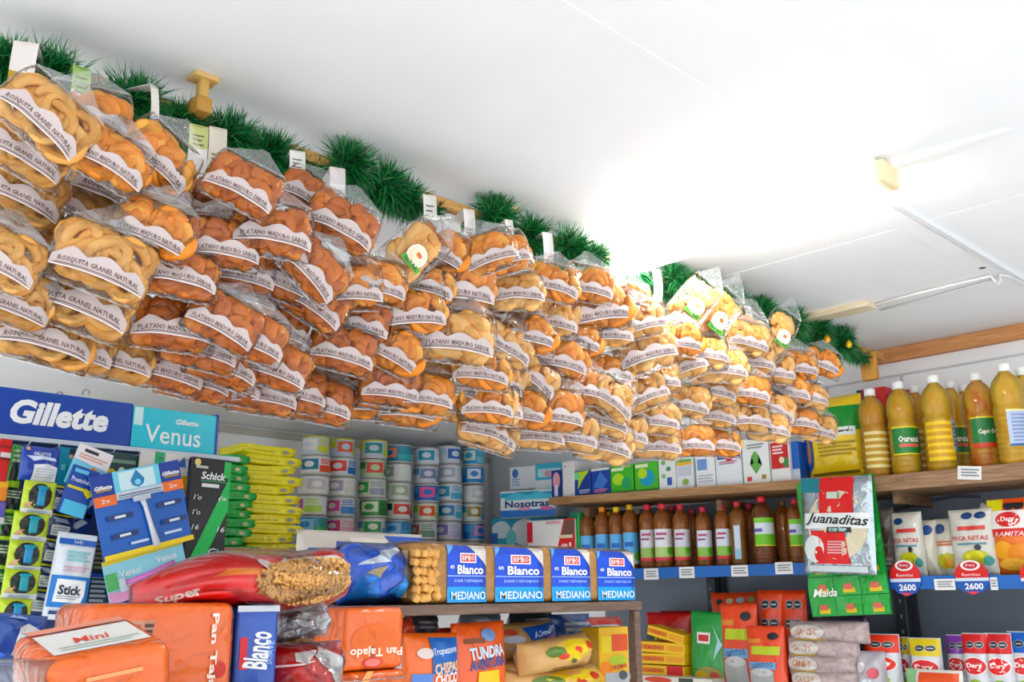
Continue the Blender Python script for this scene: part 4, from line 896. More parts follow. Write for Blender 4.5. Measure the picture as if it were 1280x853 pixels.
# yellow cartons
for k, (px0, px1, py0, py1, rl_) in enumerate(((808, 853, 787, 800, .22), (800, 855, 803, 817, .03), (800, 855, 817, 831, 0), (800, 855, 832, 845, 0), (801, 850, 775, 788, .25))):
    if k == 4: continue
    loc, w, h = rx(px0, px1, py0, py1, 2.80)
    carton('stock_cube_box', '%s yellow carton from the top in the yellow stack' % ordinal(k), 'box', loc, w, h*.96, .07, RZR, '#efc21e', [('r', .02, .56, .3, .74, '#d9842a'), ('t', 'CALDO', .3, .5, .4, .4, '#c8332a', {'res': 1}), ('r', .62, .98, .25 if k != 3 else 0, .75 if k != 3 else 1, '#e8a01e' if k != 3 else '#c8262e')], 'yellow cartons in a stack', roll=rl_)
low('snack_pouch', 'red foil pouch lying on top of the yellow cartons', 802, 858, 766, 2.885, .07, '#b92a26', [('r', .0, .4, .5, .8, '#2a4a34'), ('l', .3, .9, .6, .8, 2, '#d8b04a')], 'bright pouches on the lower shelf', seed=75, crumple=.005)
low('snack_pouch', 'darker red foil pouch behind, left of the green pouch', 822, 866, 764, 2.975, .05, '#9c2722', [('l', .2, .9, .7, .9, 2, '#d8a04a')], 'bright pouches on the lower shelf', seed=76, crumple=.005)
loc, w, h = rx(802, 890, 847, 880, 2.745); h = loc.z+h-ZL-.001; loc.z = ZL+.001
carton('carton_pack', 'cream carton with red picture under the yellow stack', 'box', loc, w, h, .15, RZR, '#d8d4c6', [('o', .25, .75, .2, .2, '#c84a3a'), ('r', .55, .75, .5, .95, '#3a4238')])
# ------------------------------------------------------------ left wall: shelf, paper cans, packets
ZW = EYE+.148
ws = thing('wall_shelf', 'wooden shelf along the left wall under the stacked cans', 'shelf', (0, 0, 0))
link('plank', boxm('plank', XW-.9, .62, .025, ps2, ((XW+.9)/2-.002, YW-.312, ZW-.0125)), ws)
for xb in (1.2, 1.9, 2.6):
    link('bracket', boxm('bracket', .02, .5, .04, ps2, (xb, YW-.26, ZW-.045)), ws)
CYc = 3.13
COLS = [  # px centre, px width, top py, bottom py, rows from the top: (body, spot, spot2, words)
 (394, 39, 547, 698, [('#c9d3e6', '#e8e2d8', '#c9d24a', 'pale blue with yellow rim'), ('#e6e6ea', '#2f7f9c', '#d9552e', 'white with teal and orange patches'), ('#e9e9e6', '#c9c2cc', '#dcdcd8', 'plain white'), ('#dfe5e2', '#b86aa0', '#b9d86a', 'white with lime band'), ('#2f86c4', '#8fc6e0', '#4fb06a', 'bright blue'), ('#cfdbe2', '#4a8fb0', '#e0e4e6', 'pale blue and white')]),
 (433, 36, 549, 700, [('#c6cfe2', '#e0674a', '#c9d24a', 'coral-spotted yellow rim'), ('#d9dde4', '#e0503e', '#2f6fae', 'red and blue lettered'), ('#e9e8e2', '#a9a0b8', '#d9d6d0', 'plain cream-white'), ('#dcd9d6', '#d25a92', '#4a86c4', 'white with pink dot'), ('#e2d6d4', '#c94a7a', '#d9a0b4', 'white with magenta print'), ('#3a62b4', '#c94a6a', '#6f9cd0', 'dark blue')]),
 (467, 35, 552, 700, [('#c3cbdc', '#3f8f8a', '#c4cf52', 'grey-blue with yellow rim'), ('#b9cfa8', '#d9544a', '#3f7a44', 'light green and red'), ('#d2d8c0', '#3f9a4c', '#9a9ab0', 'pale with green square'), ('#3c8a42', '#cfe0c6', '#2f6a36', 'deep green'), ('#dfe4d8', '#3f9a5a', '#6a8fc4', 'white with green edge'), ('#cfd6cc', '#8fae8a', '#b0bcae', 'pale grey-green')]),
 (502, 36, 557, 700, [('#2f7fa6', '#d98a7a', '#4fb0b4', 'teal and peach'), ('#e6e6e4', '#9aa89a', '#d9dbd8', 'white with grey print'), ('#dcdfdc', '#a9b89a', '#c3c9c4', 'off-white'), ('#e2e0da', '#d9482e', '#2a4a44', 'white with red square'), ('#2f7db4', '#8fc0dc', '#5aa0cc', 'blue'), ('#4a8fc0', '#a9cfe0', '#3a6fa0', 'mid blue')]),
 (533, 33, 561, 700, [('#d6dde6', '#2f9ab0', '#e9ecee', 'white with turquoise oval'), ('#c9ced8', '#7a86a4', '#4f8fb0', 'grey-white'), ('#2f66b4', '#e0609a', '#3fa0c8', 'royal blue and pink'), ('#dfe0cc', '#d95a34', '#8fb84a', 'cream with orange and green'), ('#d9d0d6', '#9a5a4a', '#6f8f7a', 'pinkish white'), ('#dadcde', '#b0b4bc', '#e6e6e6', 'pale grey')]),
 (565, 33, 558, 702, [('#d9dfea', '#3a66b0', '#b9c6dc', 'white with blue stamp'), ('#e3e6ea', '#b0b8c6', '#d3d8e0', 'white with faint print'), ('#dfe5ea', '#2f8fb4', '#5fb0cc', 'white with teal lettering'), ('#cfd9e2', '#2a7fb0', '#5fb4c8', 'white with big teal square'), ('#d3d3e0', '#8a7fc0', '#b9b4d6', 'lilac-white'), ('#c9d3dc', '#8fa8bc', '#dfe4ea', 'bluish white')]),
 (592, 29, 561, 702, [('#3f9ac4', '#c9d9d0', '#7fc0d4', 'sky blue with white'), ('#2f7fc0', '#dfe6f0', '#4f9ad4', 'blue with white lettering'), ('#e3e4e4', '#c9c9cc', '#dadada', 'plain white'), ('#dfe2e0', '#a08a4a', '#4a9ac0', 'white with golden picture'), ('#2a74b8', '#c88ac0', '#4f9ad4', 'blue with pink lettering'), ('#d3dce4', '#8fb0cc', '#c0ccd8', 'pale silver-blue')]),
]
RIMM = M('#c9cac6', .35, .05, metal=.3)
for c, (px, wpx, p0, p1, rows) in enumerate(COLS):
    top = at(px, p0, Y=CYc); d = depth(top); r = wpx/2*d/FPX*.98; H = (top.z-ZW)/len(rows)
    X0 = top.x
    for k, (c1, c2, c3, wd) in enumerate(rows):
        rnd = random.Random(c*10+k); z = ZW+H*(len(rows)-1-k); rr = r*rnd.uniform(.94, 1.0)*(.9 if k == 0 and c < 2 else 1); h = H*.985
        t = thing('round_can', '%s can, %s from top in %s stack from left' % (wd, ordinal(k), ordinal(c)), 'can', (X0+rnd.gauss(0, .003), CYc+.02*(c % 2)+rnd.gauss(0, .003), z), -.78+rnd.gauss(0, .1), 'round cans on the left wall shelf')
        link('can_body', lathem('can_body', [(rr*.93, 0), (rr*.99, .004), (rr*.985, h*.08), (rr*.985, h*.92), (rr*.99, h-.004), (rr*.93, h)], M(c1, .3, .04, coat=.3), 24), t)
        yel = 'yellow rim' in wd
        link('rim', lathem('rim', [(rr*.95, h*.9), (rr*1.008, h*.915), (rr*1.012, h*.97), (rr*.95, h)], M('#c9cc4e', .4) if yel else RIMM, 24), t)
        link('rim', lathem('rim', [(rr*.95, 0), (rr*1.01, .002), (rr*1.008, .007), (rr*.95, .009)], RIMM, 24), t)
        sf = cyl(rr); w = 2*rr
        u = rnd.uniform(-.5, .4)
        lb = patch('label', sf, (u-.35)*w, (u+.3)*w, h*.28, h*.82, M(c2, .35), t, 8, 1, .0008)
        patch('printed_panel', sf, (u+.35)*w, (u+.95)*w, h*.15, h*.5, M(c3, .35), t, 8, 1, .0008)
        patch('printed_panel', sf, (u-.8)*w, (u-.4)*w, h*.5, h*.85, M(c3, .35), t, 6, 1, .0008)
        oval('printed_oval', sf, (u-.02)*w, h*.55, .18*w, h*.16, M(c1, .35), lb, 12, .0013)
        deco(t, lambda x, zz, off=0: sf(x+(u+.62)*w, zz, off), w*.6, h, [('l', .1, .9, .55, .85, 3, c3)], 4, 0, .0009)
# yellow and green packets
def packet_stack(px0, px1, p0, p1, n, Y, col, edge, words, grp, seed):
    rnd = random.Random(seed)
    for k in range(n):
        a0 = p0+(p1-p0)*k/n; a1 = p0+(p1-p0)*(k+1)/n
        j = rnd.gauss(0, 4); loc, w, h = ry(px0+j, px1+j, a0, a1, Y+rnd.gauss(0, .006))
        t = thing('packet', '%s, %s from the top of its stack' % (words, ordinal(k)), 'packet', loc, rnd.gauss(0, .06), grp, roll=rnd.gauss(0, .035))
        bm = bmesh.new(); bmesh.ops.create_cube(bm, size=1); bmesh.ops.subdivide_edges(bm, edges=list(bm.edges), cuts=5, use_grid_fill=True)
        f1, f2, f3 = rnd.uniform(0, 6), rnd.uniform(0, 6), rnd.uniform(5, 9)
        for v in bm.verts:
            x, y, z = v.co; e = (1-(2*abs(x))**7*.6)*(1-(2*abs(y))**4*.5)
            v.co = Vector((x*w*(1+.04*math.sin(9*z+f1)), y*.15+.075, h*.5+z*h*1.1*(.62+.38*e)+h*.06*math.sin(f3*x+f1)*math.cos(4*y+f2)))
        me = bpy.data.meshes.new('wrapper'); bm.to_mesh(me); bm.free(); me.materials.append(foil(col, .5, 40)); me.polygons.foreach_set('use_smooth', [True]*len(me.polygons))
        link('wrapper', me, t)
        oval('printed_oval', flat(-.0015), w*(.3 if edge else .2), h*.42, w*.07, h*.2, M('#a3a08c' if edge else '#cdbb90', .4), t, 12, .001)
        patch('seam', flat(-.001), -w*.42, w*.1, h*.36, h*.44, M('#c9b51a' if edge else '#1a7040', .4), t, 4, 1)
packet_stack(306, 374, 557, 692, 11, 2.86, '#ffe80c', True, 'bright yellow packet', 'yellow packets', 300)
packet_stack(268, 313, 568, 694, 11, 2.80, '#14a24c', False, 'dark green packet', 'green packets', 340)

# ------------------------------------------------------------ goods in the corner
g = 'packs stacked in the corner'
def cbox(name, label, px0, px1, py0, py1, X, d, col, specs, rot=.35, cat='box', **k):
    loc, w, h = rx(px0, px1, py0, py1, X); loc.z += .0005
    return carton(name, label, cat, loc, w*.95, h, d, RZR+rot, col, specs, g, bev=.004, **k)
cbox('carton_pack', 'white carton with small blue print topmost in the corner', 640, 672, 583, 612, 2.90, .1, '#dfe2e6', [('o', .2, .7, .1, .2, '#4a6fb4'), ('l', .08, .35, .15, .5, 3, '#9ab0d4')])
cbox('pad_pack', 'turquoise pack beside the small white carton in the corner', 672, 702, 579, 614, 2.93, .08, '#4fb4d0', [('r', .1, .9, .5, .8, '#bfe0ea'), ('o', .5, .62, .18, .12, '#d9a0b0'), ('r', .0, 1, .0, .4, '#e3e9ee')], cat='pack')
cbox('pad_pack', 'white and blue lettered pack in the middle of the corner pile', 631, 688, 613, 647, 2.84, .1, '#e3ebf0', [('r', 0, 1, .02, .28, '#2f74c0'), ('r', .0, 1, .75, .92, '#3fa0c8'), ('p', [(.1, .75), (.3, .95), (.5, .8), (.7, .95), (.95, .78), (.95, .65), (.1, .65)], '#5fc0dc'), ('t', 'Nosotras', .5, .5, .8, .26, '#243a70', {'bold': .03}), ('o', .45, .32, .12, .07, '#d99ab8'), ('o', .85, .3, .12, .07, '#d86aa8')], cat='pack')
cbox('pad_pack', 'teal pack with pale lobes at the foot of the corner pile', 622, 692, 647, 684, 2.88, .1, '#2fa0bc', [('o', .15, .6, .14, .3, '#cfe2ea'), ('o', .5, .5, .2, .45, '#dfe6ea'), ('o', .3, .3, .08, .3, '#7fd0d8'), ('o', .85, .6, .12, .35, '#2a7fb0'), ('r', 0, .1, 0, .5, '#2a5fb0')], cat='pack')
cbox('carton_pack', 'white and red carton in front of the corner pile', 662, 716, 650, 690, 2.80, .08, '#e3e0de', [('r', 0, .12, .3, .95, '#c9303a'), ('p', [(.62, 0), (1, 0), (1, 1), (.78, 1)], '#c42430'), ('p', [(.72, .5), (.98, .5), (1, .95), (.8, .95)], '#6a4a3c'), ('r', .66, .95, .4, .5, '#d9cbb0'), ('t', 'al', .82, .2, .2, .12, '#f0dcd8'), ('r', .4, .7, .86, .94, '#d8a0a8')], rot=.2)
cbox('carton_pack', 'green carton edge left of the dark bottles', 712, 724, 641, 692, 2.83, .1, '#1f9a50', [('p', [(0, .5), (1, .9), (1, 1), (0, 1)], '#2f7a5a')], rot=0)

# ------------------------------------------------------------ shaving display rack
GY = 2.05
a0 = at(-70, 478, Y=GY); a1 = at(165, 505, Y=GY); a2 = at(268, 517, Y=GY)
zt = EYE+.41; zb_ = EYE+.317
rk = thing('display_rack', 'blue display rack with lettered header holding razors', 'display rack', (0, GY, 0))
hd = link('header_panel', boxm('header_panel', a1.x-a0.x, .02, zt-zb_, M('#1f479f', .35, .04), ((a0.x+a1.x)/2, 0, (zt+zb_)/2), .002, 1), rk)
hv = link('header_panel', boxm('header_panel', a2.x-a1.x, .02, zt-zb_-.004, M('#3cc3d6', .35, .04), ((a2.x+a1.x)/2+.001, -.001, (zt+zb_)/2-.002), .002, 1), rk)
fh = flat(-.0102)
q0 = at(12, 520, Y=GY-.01); q1 = at(135, 530, Y=GY-.01)
text('Gillette', fh, (q0.x+q1.x)/2, (zt+zb_)/2+.002, (q1.x-q0.x), .05, M('#f4f6fa', .4), hd, bold=.045, shear=.22, res=3, off=.001)
v0 = at(183, 520, Y=GY-.012); v1 = at(252, 530, Y=GY-.012); fv = flat(-.0112)
text('Venus', fv, (v0.x+v1.x)/2, (zt+zb_)/2-.014, (v1.x-v0.x), .04, M('#f1fbfc', .4), hv, bold=.008, res=3, off=.001)
text('Gillette', fv, (v0.x+v1.x)/2+.03, (zt+zb_)/2+.018, (v1.x-v0.x)*.42, .012, M('#f1fbfc', .4), hv, bold=.03, shear=.2, off=.001)
patch('printed_panel', fv, a1.x+.003, a1.x+.022, zt-.045, zt-.006, M('#d3eef0', .4), hv)
link('back_board', boxm('back_board', a2.x-a0.x, .012, zb_-(EYE-.35), M('#1d3566', .5, .1), ((a0.x+a2.x)/2, .02, (zb_+EYE-.35)/2)), rk)
link('side_post', boxm('side_post', .012, .03, zt-(EYE-.35), M('#24489a', .4), (a2.x+.004, .01, (zt+EYE-.35)/2)), rk)
link('price_channel', boxm('price_channel', a2.x-a0.x+.06, .012, .009, M('#cfd8e2', .3), ((a0.x+a2.x)/2+.03, -.014, zb_-.006)), rk)
for k in range(9):
    x = a0.x+.04+.055*k
    link('hook', tubem('hook', [(x, .015, zb_-.02), (x, -.05, zb_-.022), (x, -.056, zb_-.016)], .0016, M('#b9c2cc', .3, metal=.8), 5), rk)
for (px, py) in ((75, 492), (108, 489), (272, 538)):
    q = at(px, py, Y=GY+.012)
    link('wire_loop', tubem('wire_loop', [(q.x-.007, .012, q.z-.008), (q.x-.006, .012, q.z), (q.x, .012, q.z+.004), (q.x+.006, .012, q.z), (q.x+.006, .012, q.z-.006)], .0014, M('#8f98a4', .3, metal=.8), 5), rk)
def hang(name, label, cat, px0, px1, py0, py1, Y, col, specs, roll=0, th=.012, group=None, body='card', **k):
    loc, w, h = ry(px0, px1, py0, py1, Y)
    if body == 'card':
        t = thing(name, label, cat, loc+Vector((0, 0, h/2)), 0, group, roll=roll)
        link('card', boxm('card', w, .004, h, M(col, .35) if isinstance(col, str) else col, (0, 0, 0), .0012, 1), t)
        deco(t, flat(-.002), w, h, specs, 1, -h/2)
        return t
    return pouch(name, label, cat, loc+Vector((0, 0, h/2)), w, h, th, 0, col, specs, group, roll=roll, center=True, **k)
def razor(parent, pts, r, mat, head=None, hm=None):
    link('razor_handle', tubem('razor_handle', pts, r, mat, 8), parent)
    if head: link('razor_head', boxm('razor_head', *head[0], hm or mat, head[1], .002), parent)
# far left columns
hang('battery_card', 'red card at the top left edge of the rack', 'card', -14, 12, 548, 602, 2.0, '#c8242c', [('r', 0, 1, .78, .84, '#8a1620'), ('r', .5, 1, .55, .68, '#e0d0d4'), ('r', .3, 1, .5, .56, '#701420')], .03)
hang('battery_card', 'orange and yellow card under the red one', 'card', -16, 9, 602, 626, 2.0, '#e58a2c', [('r', 0, 1, .7, 1, '#eeb23c')], .03)
hang('battery_card', 'violet card under the orange one at left edge', 'card', -18, 6, 627, 655, 2.0, '#6a5ab4', [('r', 0, 1, 0, .3, '#d6d3e4')], .03)
for k, (px0, px1, py0, py1) in enumerate(((11, 28, 556, 610), (3, 26, 610, 642), (-2, 22, 642, 676), (-8, 18, 678, 712), (-14, 12, 714, 748))):
    hang('razor_sachet', 'green and black sachet, %s down at rack left' % ordinal(k), 'sachet', px0, px1, py0, py1, 2.02, '#3f9a3a' if k != 1 and k != 3 else '#22382c', [('r', .1, .6, .1, .6, '#1c2420'), ('l', .1, .9, .55, .9, 3, '#a9b8a0'), ('r', 0, 1, 0, .14, '#a6cf3c')], .06, .02, 'green sachets at rack left', 'pouch', seed=500+k)
hang('razor_sachet', 'navy sachet with white sticker under the header', 'sachet', 25, 73, 559, 602, 1.97, '#1f3f9c', [('t', 'GILLETTE', .5, .78, .45, .1, '#e9eef6', {'res': 1}), ('p', [(.1, .7), (.3, .56), (.5, .62), (.9, .6), (.85, .68), (.6, .72)], '#cfdcf0'), ('p', [(.3, .0), (.95, .0), (.95, .42), (.72, .5), (.32, .46)], '#dfe1e6'), ('l', .38, .88, .08, .38, 4, '#b9bcc6'), ('o', .14, .92, .06, .06, '#d9a08a')], .02, .02, None, 'pouch', seed=511)
hang('razor_card', 'teal card behind, right of the navy stickered sachet', 'card', 70, 97, 560, 608, 2.03, '#2a98b4', [('r', .5, .95, .75, .98, '#20262c'), ('o', .6, .78, .1, .06, '#e0b0a0'), ('r', .2, .4, .4, .55, '#7fd0dc')], .05)
for k, (px0, px1, py0, py1) in enumerate(((27, 68, 602, 646), (15, 60, 641, 678), (9, 53, 676, 716), (3, 48, 712, 750), (-4, 38, 749, 789))):
    t = hang('razor_sachet', 'lime sachet with teal razor, %s down in its row' % ordinal(k), 'sachet', px0, px1, py0, py1, 1.955-.006*k, '#b9cf2a', [('o', .5, .56, .36, .38, '#2b2a26'), ('r', .02, .98, .02, .2, '#cfd3d8'), ('p', [(.05, .2), (.2, .22), (.3, .4), (.12, .35)], '#c89a7a'), ('l', .2, .8, .06, .16, 2, '#9aa0a8')], .05, .02, 'lime razor sachets', 'pouch', seed=520+k)
    loc, w, h = ry(px0, px1, py0, py1, 1.95)
    link('razor_handle', boxm('razor_handle', w*.24, .008, h*.56, M('#2a8f9c' if k % 2 else '#2f86b0', .3), (0, -.017, h*.06), .003), t)
    link('razor_head', boxm('razor_head', w*.34, .009, h*.09, M('#3fa4b8', .3), (0, -.019, h*.3), .003), t)
for k, (px0, px1, py0, py1) in enumerate(((64, 96, 607, 642), (60, 92, 642, 674), (52, 84, 673, 706), (45, 76, 704, 738), (34, 66, 735, 768))):
    hang('razor_sachet', 'navy sachet with yellow stripe, %s down beside lime ones' % ordinal(k), 'sachet', px0, px1, py0, py1, 2.0, '#1f2f5c', [('r', 0, 1, .86, .94, '#d9cf3a'), ('p', [(.05, .8), (.6, .76), (.75, .6), (.2, .62)], '#9aa4b8'), ('r', .1, .8, .1, .5, '#c9ccc0'), ('l', .15, .7, .15, .45, 3, '#8a90a0')], .12, .02, 'navy razor sachets', 'pouch', seed=540+k)
hang('razor_card', 'white and sky blue card with orange razor picture', 'card', 88, 134, 560, 612, 1.965, '#8fd0e8', [('p', [(.0, .62), (1, .55), (1, 1), (0, 1)], '#ece8ea'), ('r', .2, .6, .84, .92, '#2a2e38'), ('l', .1, .9, .66, .8, 2, '#d9a8a0'), ('o', .74, .28, .14, .3, '#e0914a', .5)], .28, group='razor cards')
hang('razor_card', 'navy card with yellow razor and sky blue foot', 'card', 80, 116, 584, 646, 1.95, '#23489c', [('r', .1, .95, .0, .28, '#5fb8dc'), ('t', 'Prestobarba', .5, .72, .8, .1, '#eef2f8', {'res': 1}), ('r', .05, .9, .52, .58, '#d9cf3a'), ('p', [(.7, .6), (1, .5), (.85, .4), (.65, .5)], '#e0cf4a'), ('r', .1, .6, .86, .94, '#6fc0e4')], .25, group='razor cards')
for k, (px0, px1, py0, py1) in enumerate(((82, 112, 640, 668), (96, 120, 612, 648))):
    hang('razor_card', ('dark navy card peeking out above the white stick pack', 'dark blue card between the navy and large razor cards')[k], 'card', px0, px1, py0, py1, 2.02, '#1f3a78', [('p', [(.2, .3), (.6, .7), (.9, .6), (.5, .2)], '#c9d3e6'), ('o', .4, .7, .1, .08, '#8fa8d8')], .2, group='razor cards')
hang('stick_pack', 'tall white and blue stick pack in front of the rack', 'pack', 62, 113, 667, 776, 1.93, '#e1e8f0', [('r', .02, .98, .14, .5, '#2a78c4'), ('p', [(.12, .2), (.8, .2), (.86, .3), (.84, .46), (.14, .46)], '#eceef0'), ('t', 'Stick', .48, .34, .56, .11, '#1f2a3c', {'bold': .035}), ('l', .2, .75, .23, .28, 2, '#a9b0ba'), ('r', .04, .98, .86, .93, '#2a5fb0'), ('t', 'Lady', .5, .895, .22, .05, '#e9eef6', {'res': 1}), ('l', .25, .85, .66, .8, 3, '#8fc8cc'), ('l', .2, .85, .54, .62, 2, '#d0b0c0'), ('r', .1, .8, .06, .1, '#2f4f80')], .09, .03, None, 'pouch', seed=560, crumple=.001)
hang('stick_pack', 'dark tubes card behind the stick pack', 'card', 113, 138, 655, 772, 2.02, '#23303c', [('l', .1, .9, .5, .95, 9, '#8a7f5a'), ('l', .1, .9, .05, .45, 8, '#9aa4b0'), ('r', 0, 1, .42, .46, '#2a4fa0')], .04)
# large razor card
bk = hang('razor_card', 'large blue razor card with white razor and orange band', 'razor card', 119, 232, 584, 690, 1.93, '#1f63b8', [
  ('r', .0, 1, .74, 1, '#1d3f96'), ('r', .24, .76, .74, 1, '#7fd0ea'), ('r', .3, .7, .76, .98, '#d8f0f6'), ('p', [(.5, .98), (.42, .86), (.44, .8), (.5, .77), (.56, .8), (.58, .86)], '#2f86bc'), ('o', .5, .83, .035, .035, '#8fd4ea'),
  ('t', 'Gillette', .12, .84, .19, .05, '#f2f5fa', {'bold': .04, 'shear': .2}), ('t', 'Gillette', .88, .86, .2, .05, '#f2f5fa', {'bold': .04, 'shear': .2}), ('r', .04, .2, .795, .81, '#c9a03a'), ('r', .8, .97, .81, .825, '#c9a03a'),
  ('r', 0, .24, .62, .74, '#ec7a4a'), ('r', .76, 1, .64, .76, '#ec7a4a'), ('t', '2x', .12, .68, .1, .05, '#fbe6dc'), ('t', '2x', .88, .7, .1, .05, '#fbe6dc'), ('r', .24, .76, .66, .75, '#cfd8e4'), ('r', .26, .74, .7, .715, '#5a6a86'), ('r', .26, .74, .675, .685, '#5a6a86'),
  ('r', .1, .38, .44, .5, '#20386e', .0), ('r', .18, .3, .455, .485, '#e6ebf2'), ('r', .66, .94, .47, .53, '#20386e'), ('r', .74, .86, .485, .515, '#e6ebf2'), ('r', .12, .4, .22, .28, '#20386e'), ('r', .2, .32, .235, .265, '#e6ebf2'), ('r', .68, .96, .26, .32, '#20386e'), ('r', .76, .88, .275, .305, '#e6ebf2'), ('r', .3, .5, .12, .15, '#cfe0f2'), ('r', .68, .88, .14, .17, '#cfe0f2'), ('r', 0, 1, 0, .06, '#efd45a')], -.27)
loc, w, h = ry(119, 232, 584, 690, 1.93)
razor(bk, [(.0, -.008, h*.13), (.004, -.009, h*.03), (.008, -.01, -h*.2), (.014, -.009, -h*.46)], [.0065, .0045, .005, .008], M('#dfe3e8', .25), ((.034, .012, .012), (0, -.009, h*.14)), M('#c3cad4', .25))
vk = hang('razor_card', 'pastel blue razor card with pink razor below the large one', 'razor card', 131, 233, 688, 742, 1.935, '#9ad4e4', [('r', .0, 1, .9, 1, '#efd45a'), ('t', 'Venus', .3, .62, .26, .16, '#f4fafc', {'res': 2}), ('t', 'Venus', .76, .7, .26, .16, '#f4fafc', {'res': 2}), ('r', .0, .14, .3, .7, '#5fae6a'), ('p', [(0, 0), (.55, 0), (.3, .2), (0, .28)], '#d99ac0'), ('l', .2, .4, .3, .42, 2, '#dff0f4')], -.3)
razor(vk, [(-.05, -.008, -.008), (.0, -.008, -.006), (.055, -.009, .002)], [.004, .0055, .006], M('#d87ac0', .25), ((.012, .012, .028), (-.055, -.008, -.01)), M('#bfc6d2', .25))
sk = hang('razor_card', 'black razor card with broad green diagonal stripe', 'razor card', 234, 284, 573, 706, 1.97, '#17181b', [('p', [(.1, 0), (.45, 0), (1, .52), (1, .86)], '#2cb862'), ('r', .82, .99, .82, .98, '#35b05e'), ('o', .14, .95, .08, .035, '#e6d88a'), ('t', 'Schick', .56, .83, .62, .075, '#f1f3f2', {'bold': .03, 'shear': .15}), ('r', .24, .9, .775, .782, '#3fc072'), ('r', .28, .72, .72, .755, '#e9ecea'), ('r', .1, .4, .895, .92, '#c9cbc8'), ('t', "1'o", .2, .62, .2, .05, '#e9ecea', {'shear': .2}), ('t', "1'o", .2, .48, .2, .05, '#e9ecea', {'shear': .2}), ('t', '16', .2, .34, .18, .05, '#e9ecea', {'shear': .2}), ('t', '16', .84, .33, .2, .05, '#e9ecea', {'shear': .2}), ('t', 'Gin', .75, .12, .36, .06, '#e9ecea', {'shear': .2}), ('t', '(a', .82, .62, .2, .05, '#e9ecea', {'shear': .2})], .02)
hang('razor_card', 'white and yellow card showing behind the large razor card', 'card', 172, 234, 566, 620, 2.02, '#e6e4dc', [('r', .6, 1, .1, .5, '#e8bf3c'), ('r', .3, .5, .5, 1, '#3fae7a'), ('p', [(.7, .7), (.9, .95), (.95, .7)], '#3a66b0')], .02, group='razor cards')
hang('razor_card', 'dark card with yellow dots behind, left of the large card', 'card', 130, 172, 566, 612, 2.03, '#2f4a4a', [('o', .2, .4, .14, .14, '#d9c24a'), ('o', .5, .5, .1, .1, '#e6e6e0'), ('r', .1, .9, .7, .8, '#7fa08a')], .02, group='razor cards')
hang('nappy_bag', 'shiny blue bag with white sticker at bottom left', 'bag', -20, 54, 768, 832, 1.55, '#1f4796', [('p', [(.4, .2), (.78, .22), (.82, .7), (.62, .82), (.44, .74)], '#d9dadd'), ('l', .46, .76, .3, .66, 4, '#b4b7c0'), ('p', [(.3, .92), (.6, .9), (.62, .96), (.4, .98)], '#9ab4e0'), ('p', [(.0, .3), (.25, .16), (.3, .2), (.0, .4)], '#3a6fd0')], .1, .06, None, 'pouch', seed=570, crumple=.003)
# ------------------------------------------------------------ bread rack and table in front
BY = 1.44; ZR = EYE-.0135
xl = at(470, 757, Y=BY).x; xr = at(797, 757, Y=BY).x
dw = wood('#7a6152', '#5a4438', 8, (1, 10, 10))
br = thing('bread_rack', 'dark brown wooden rack carrying the white bread loaves', 'rack', (0, 0, 0))
link('top_board', boxm('top_board', xr-xl+.25, .3, .019, dw, ((xl+xr)/2-.12, BY+.14, ZR-.0095), .002, 1), br)
for x_, y_ in ((xr-.008, BY+.004), (xr-.008, BY+.28), (xl-.2, BY+.28)):
    link('post', boxm('post', .02, .02, ZR-.02, dw, (x_, y_, (ZR-.02)/2), .002, 1), br)
ZT2 = EYE-.235
link('lower_board', boxm('lower_board', xr-xl+.25, .3, .018, dw, ((xl+xr)/2-.12, BY+.14, ZT2-.009), .002, 1), br)
ZTB = EYE-.135
tb = thing('counter_table', 'low display counter under the front loaves and orange packs', 'counter', (0, 0, 0))
link('table_top', boxm('table_top', .85, .62, .02, M('#cfc8bd', .5), (.33, 1.06, ZTB-.01), .003, 1), tb)
for x_ in (-.05, .72):
    for y_ in (.8, 1.32): link('leg', boxm('leg', .03, .03, ZTB-.02, M('#8f8a82', .5), (x_, y_, (ZTB-.02)/2)), tb)
CRUMB = M('#c99a63', .6, .3, .9, 130, 0, .3, 120); SIDEB = M('#b98a55', .6, .15, .4, 90, 0, .3, 60)
BFILM = film(bump=.5, bscale=24, rough=.12, ior=1.25, base=.008)
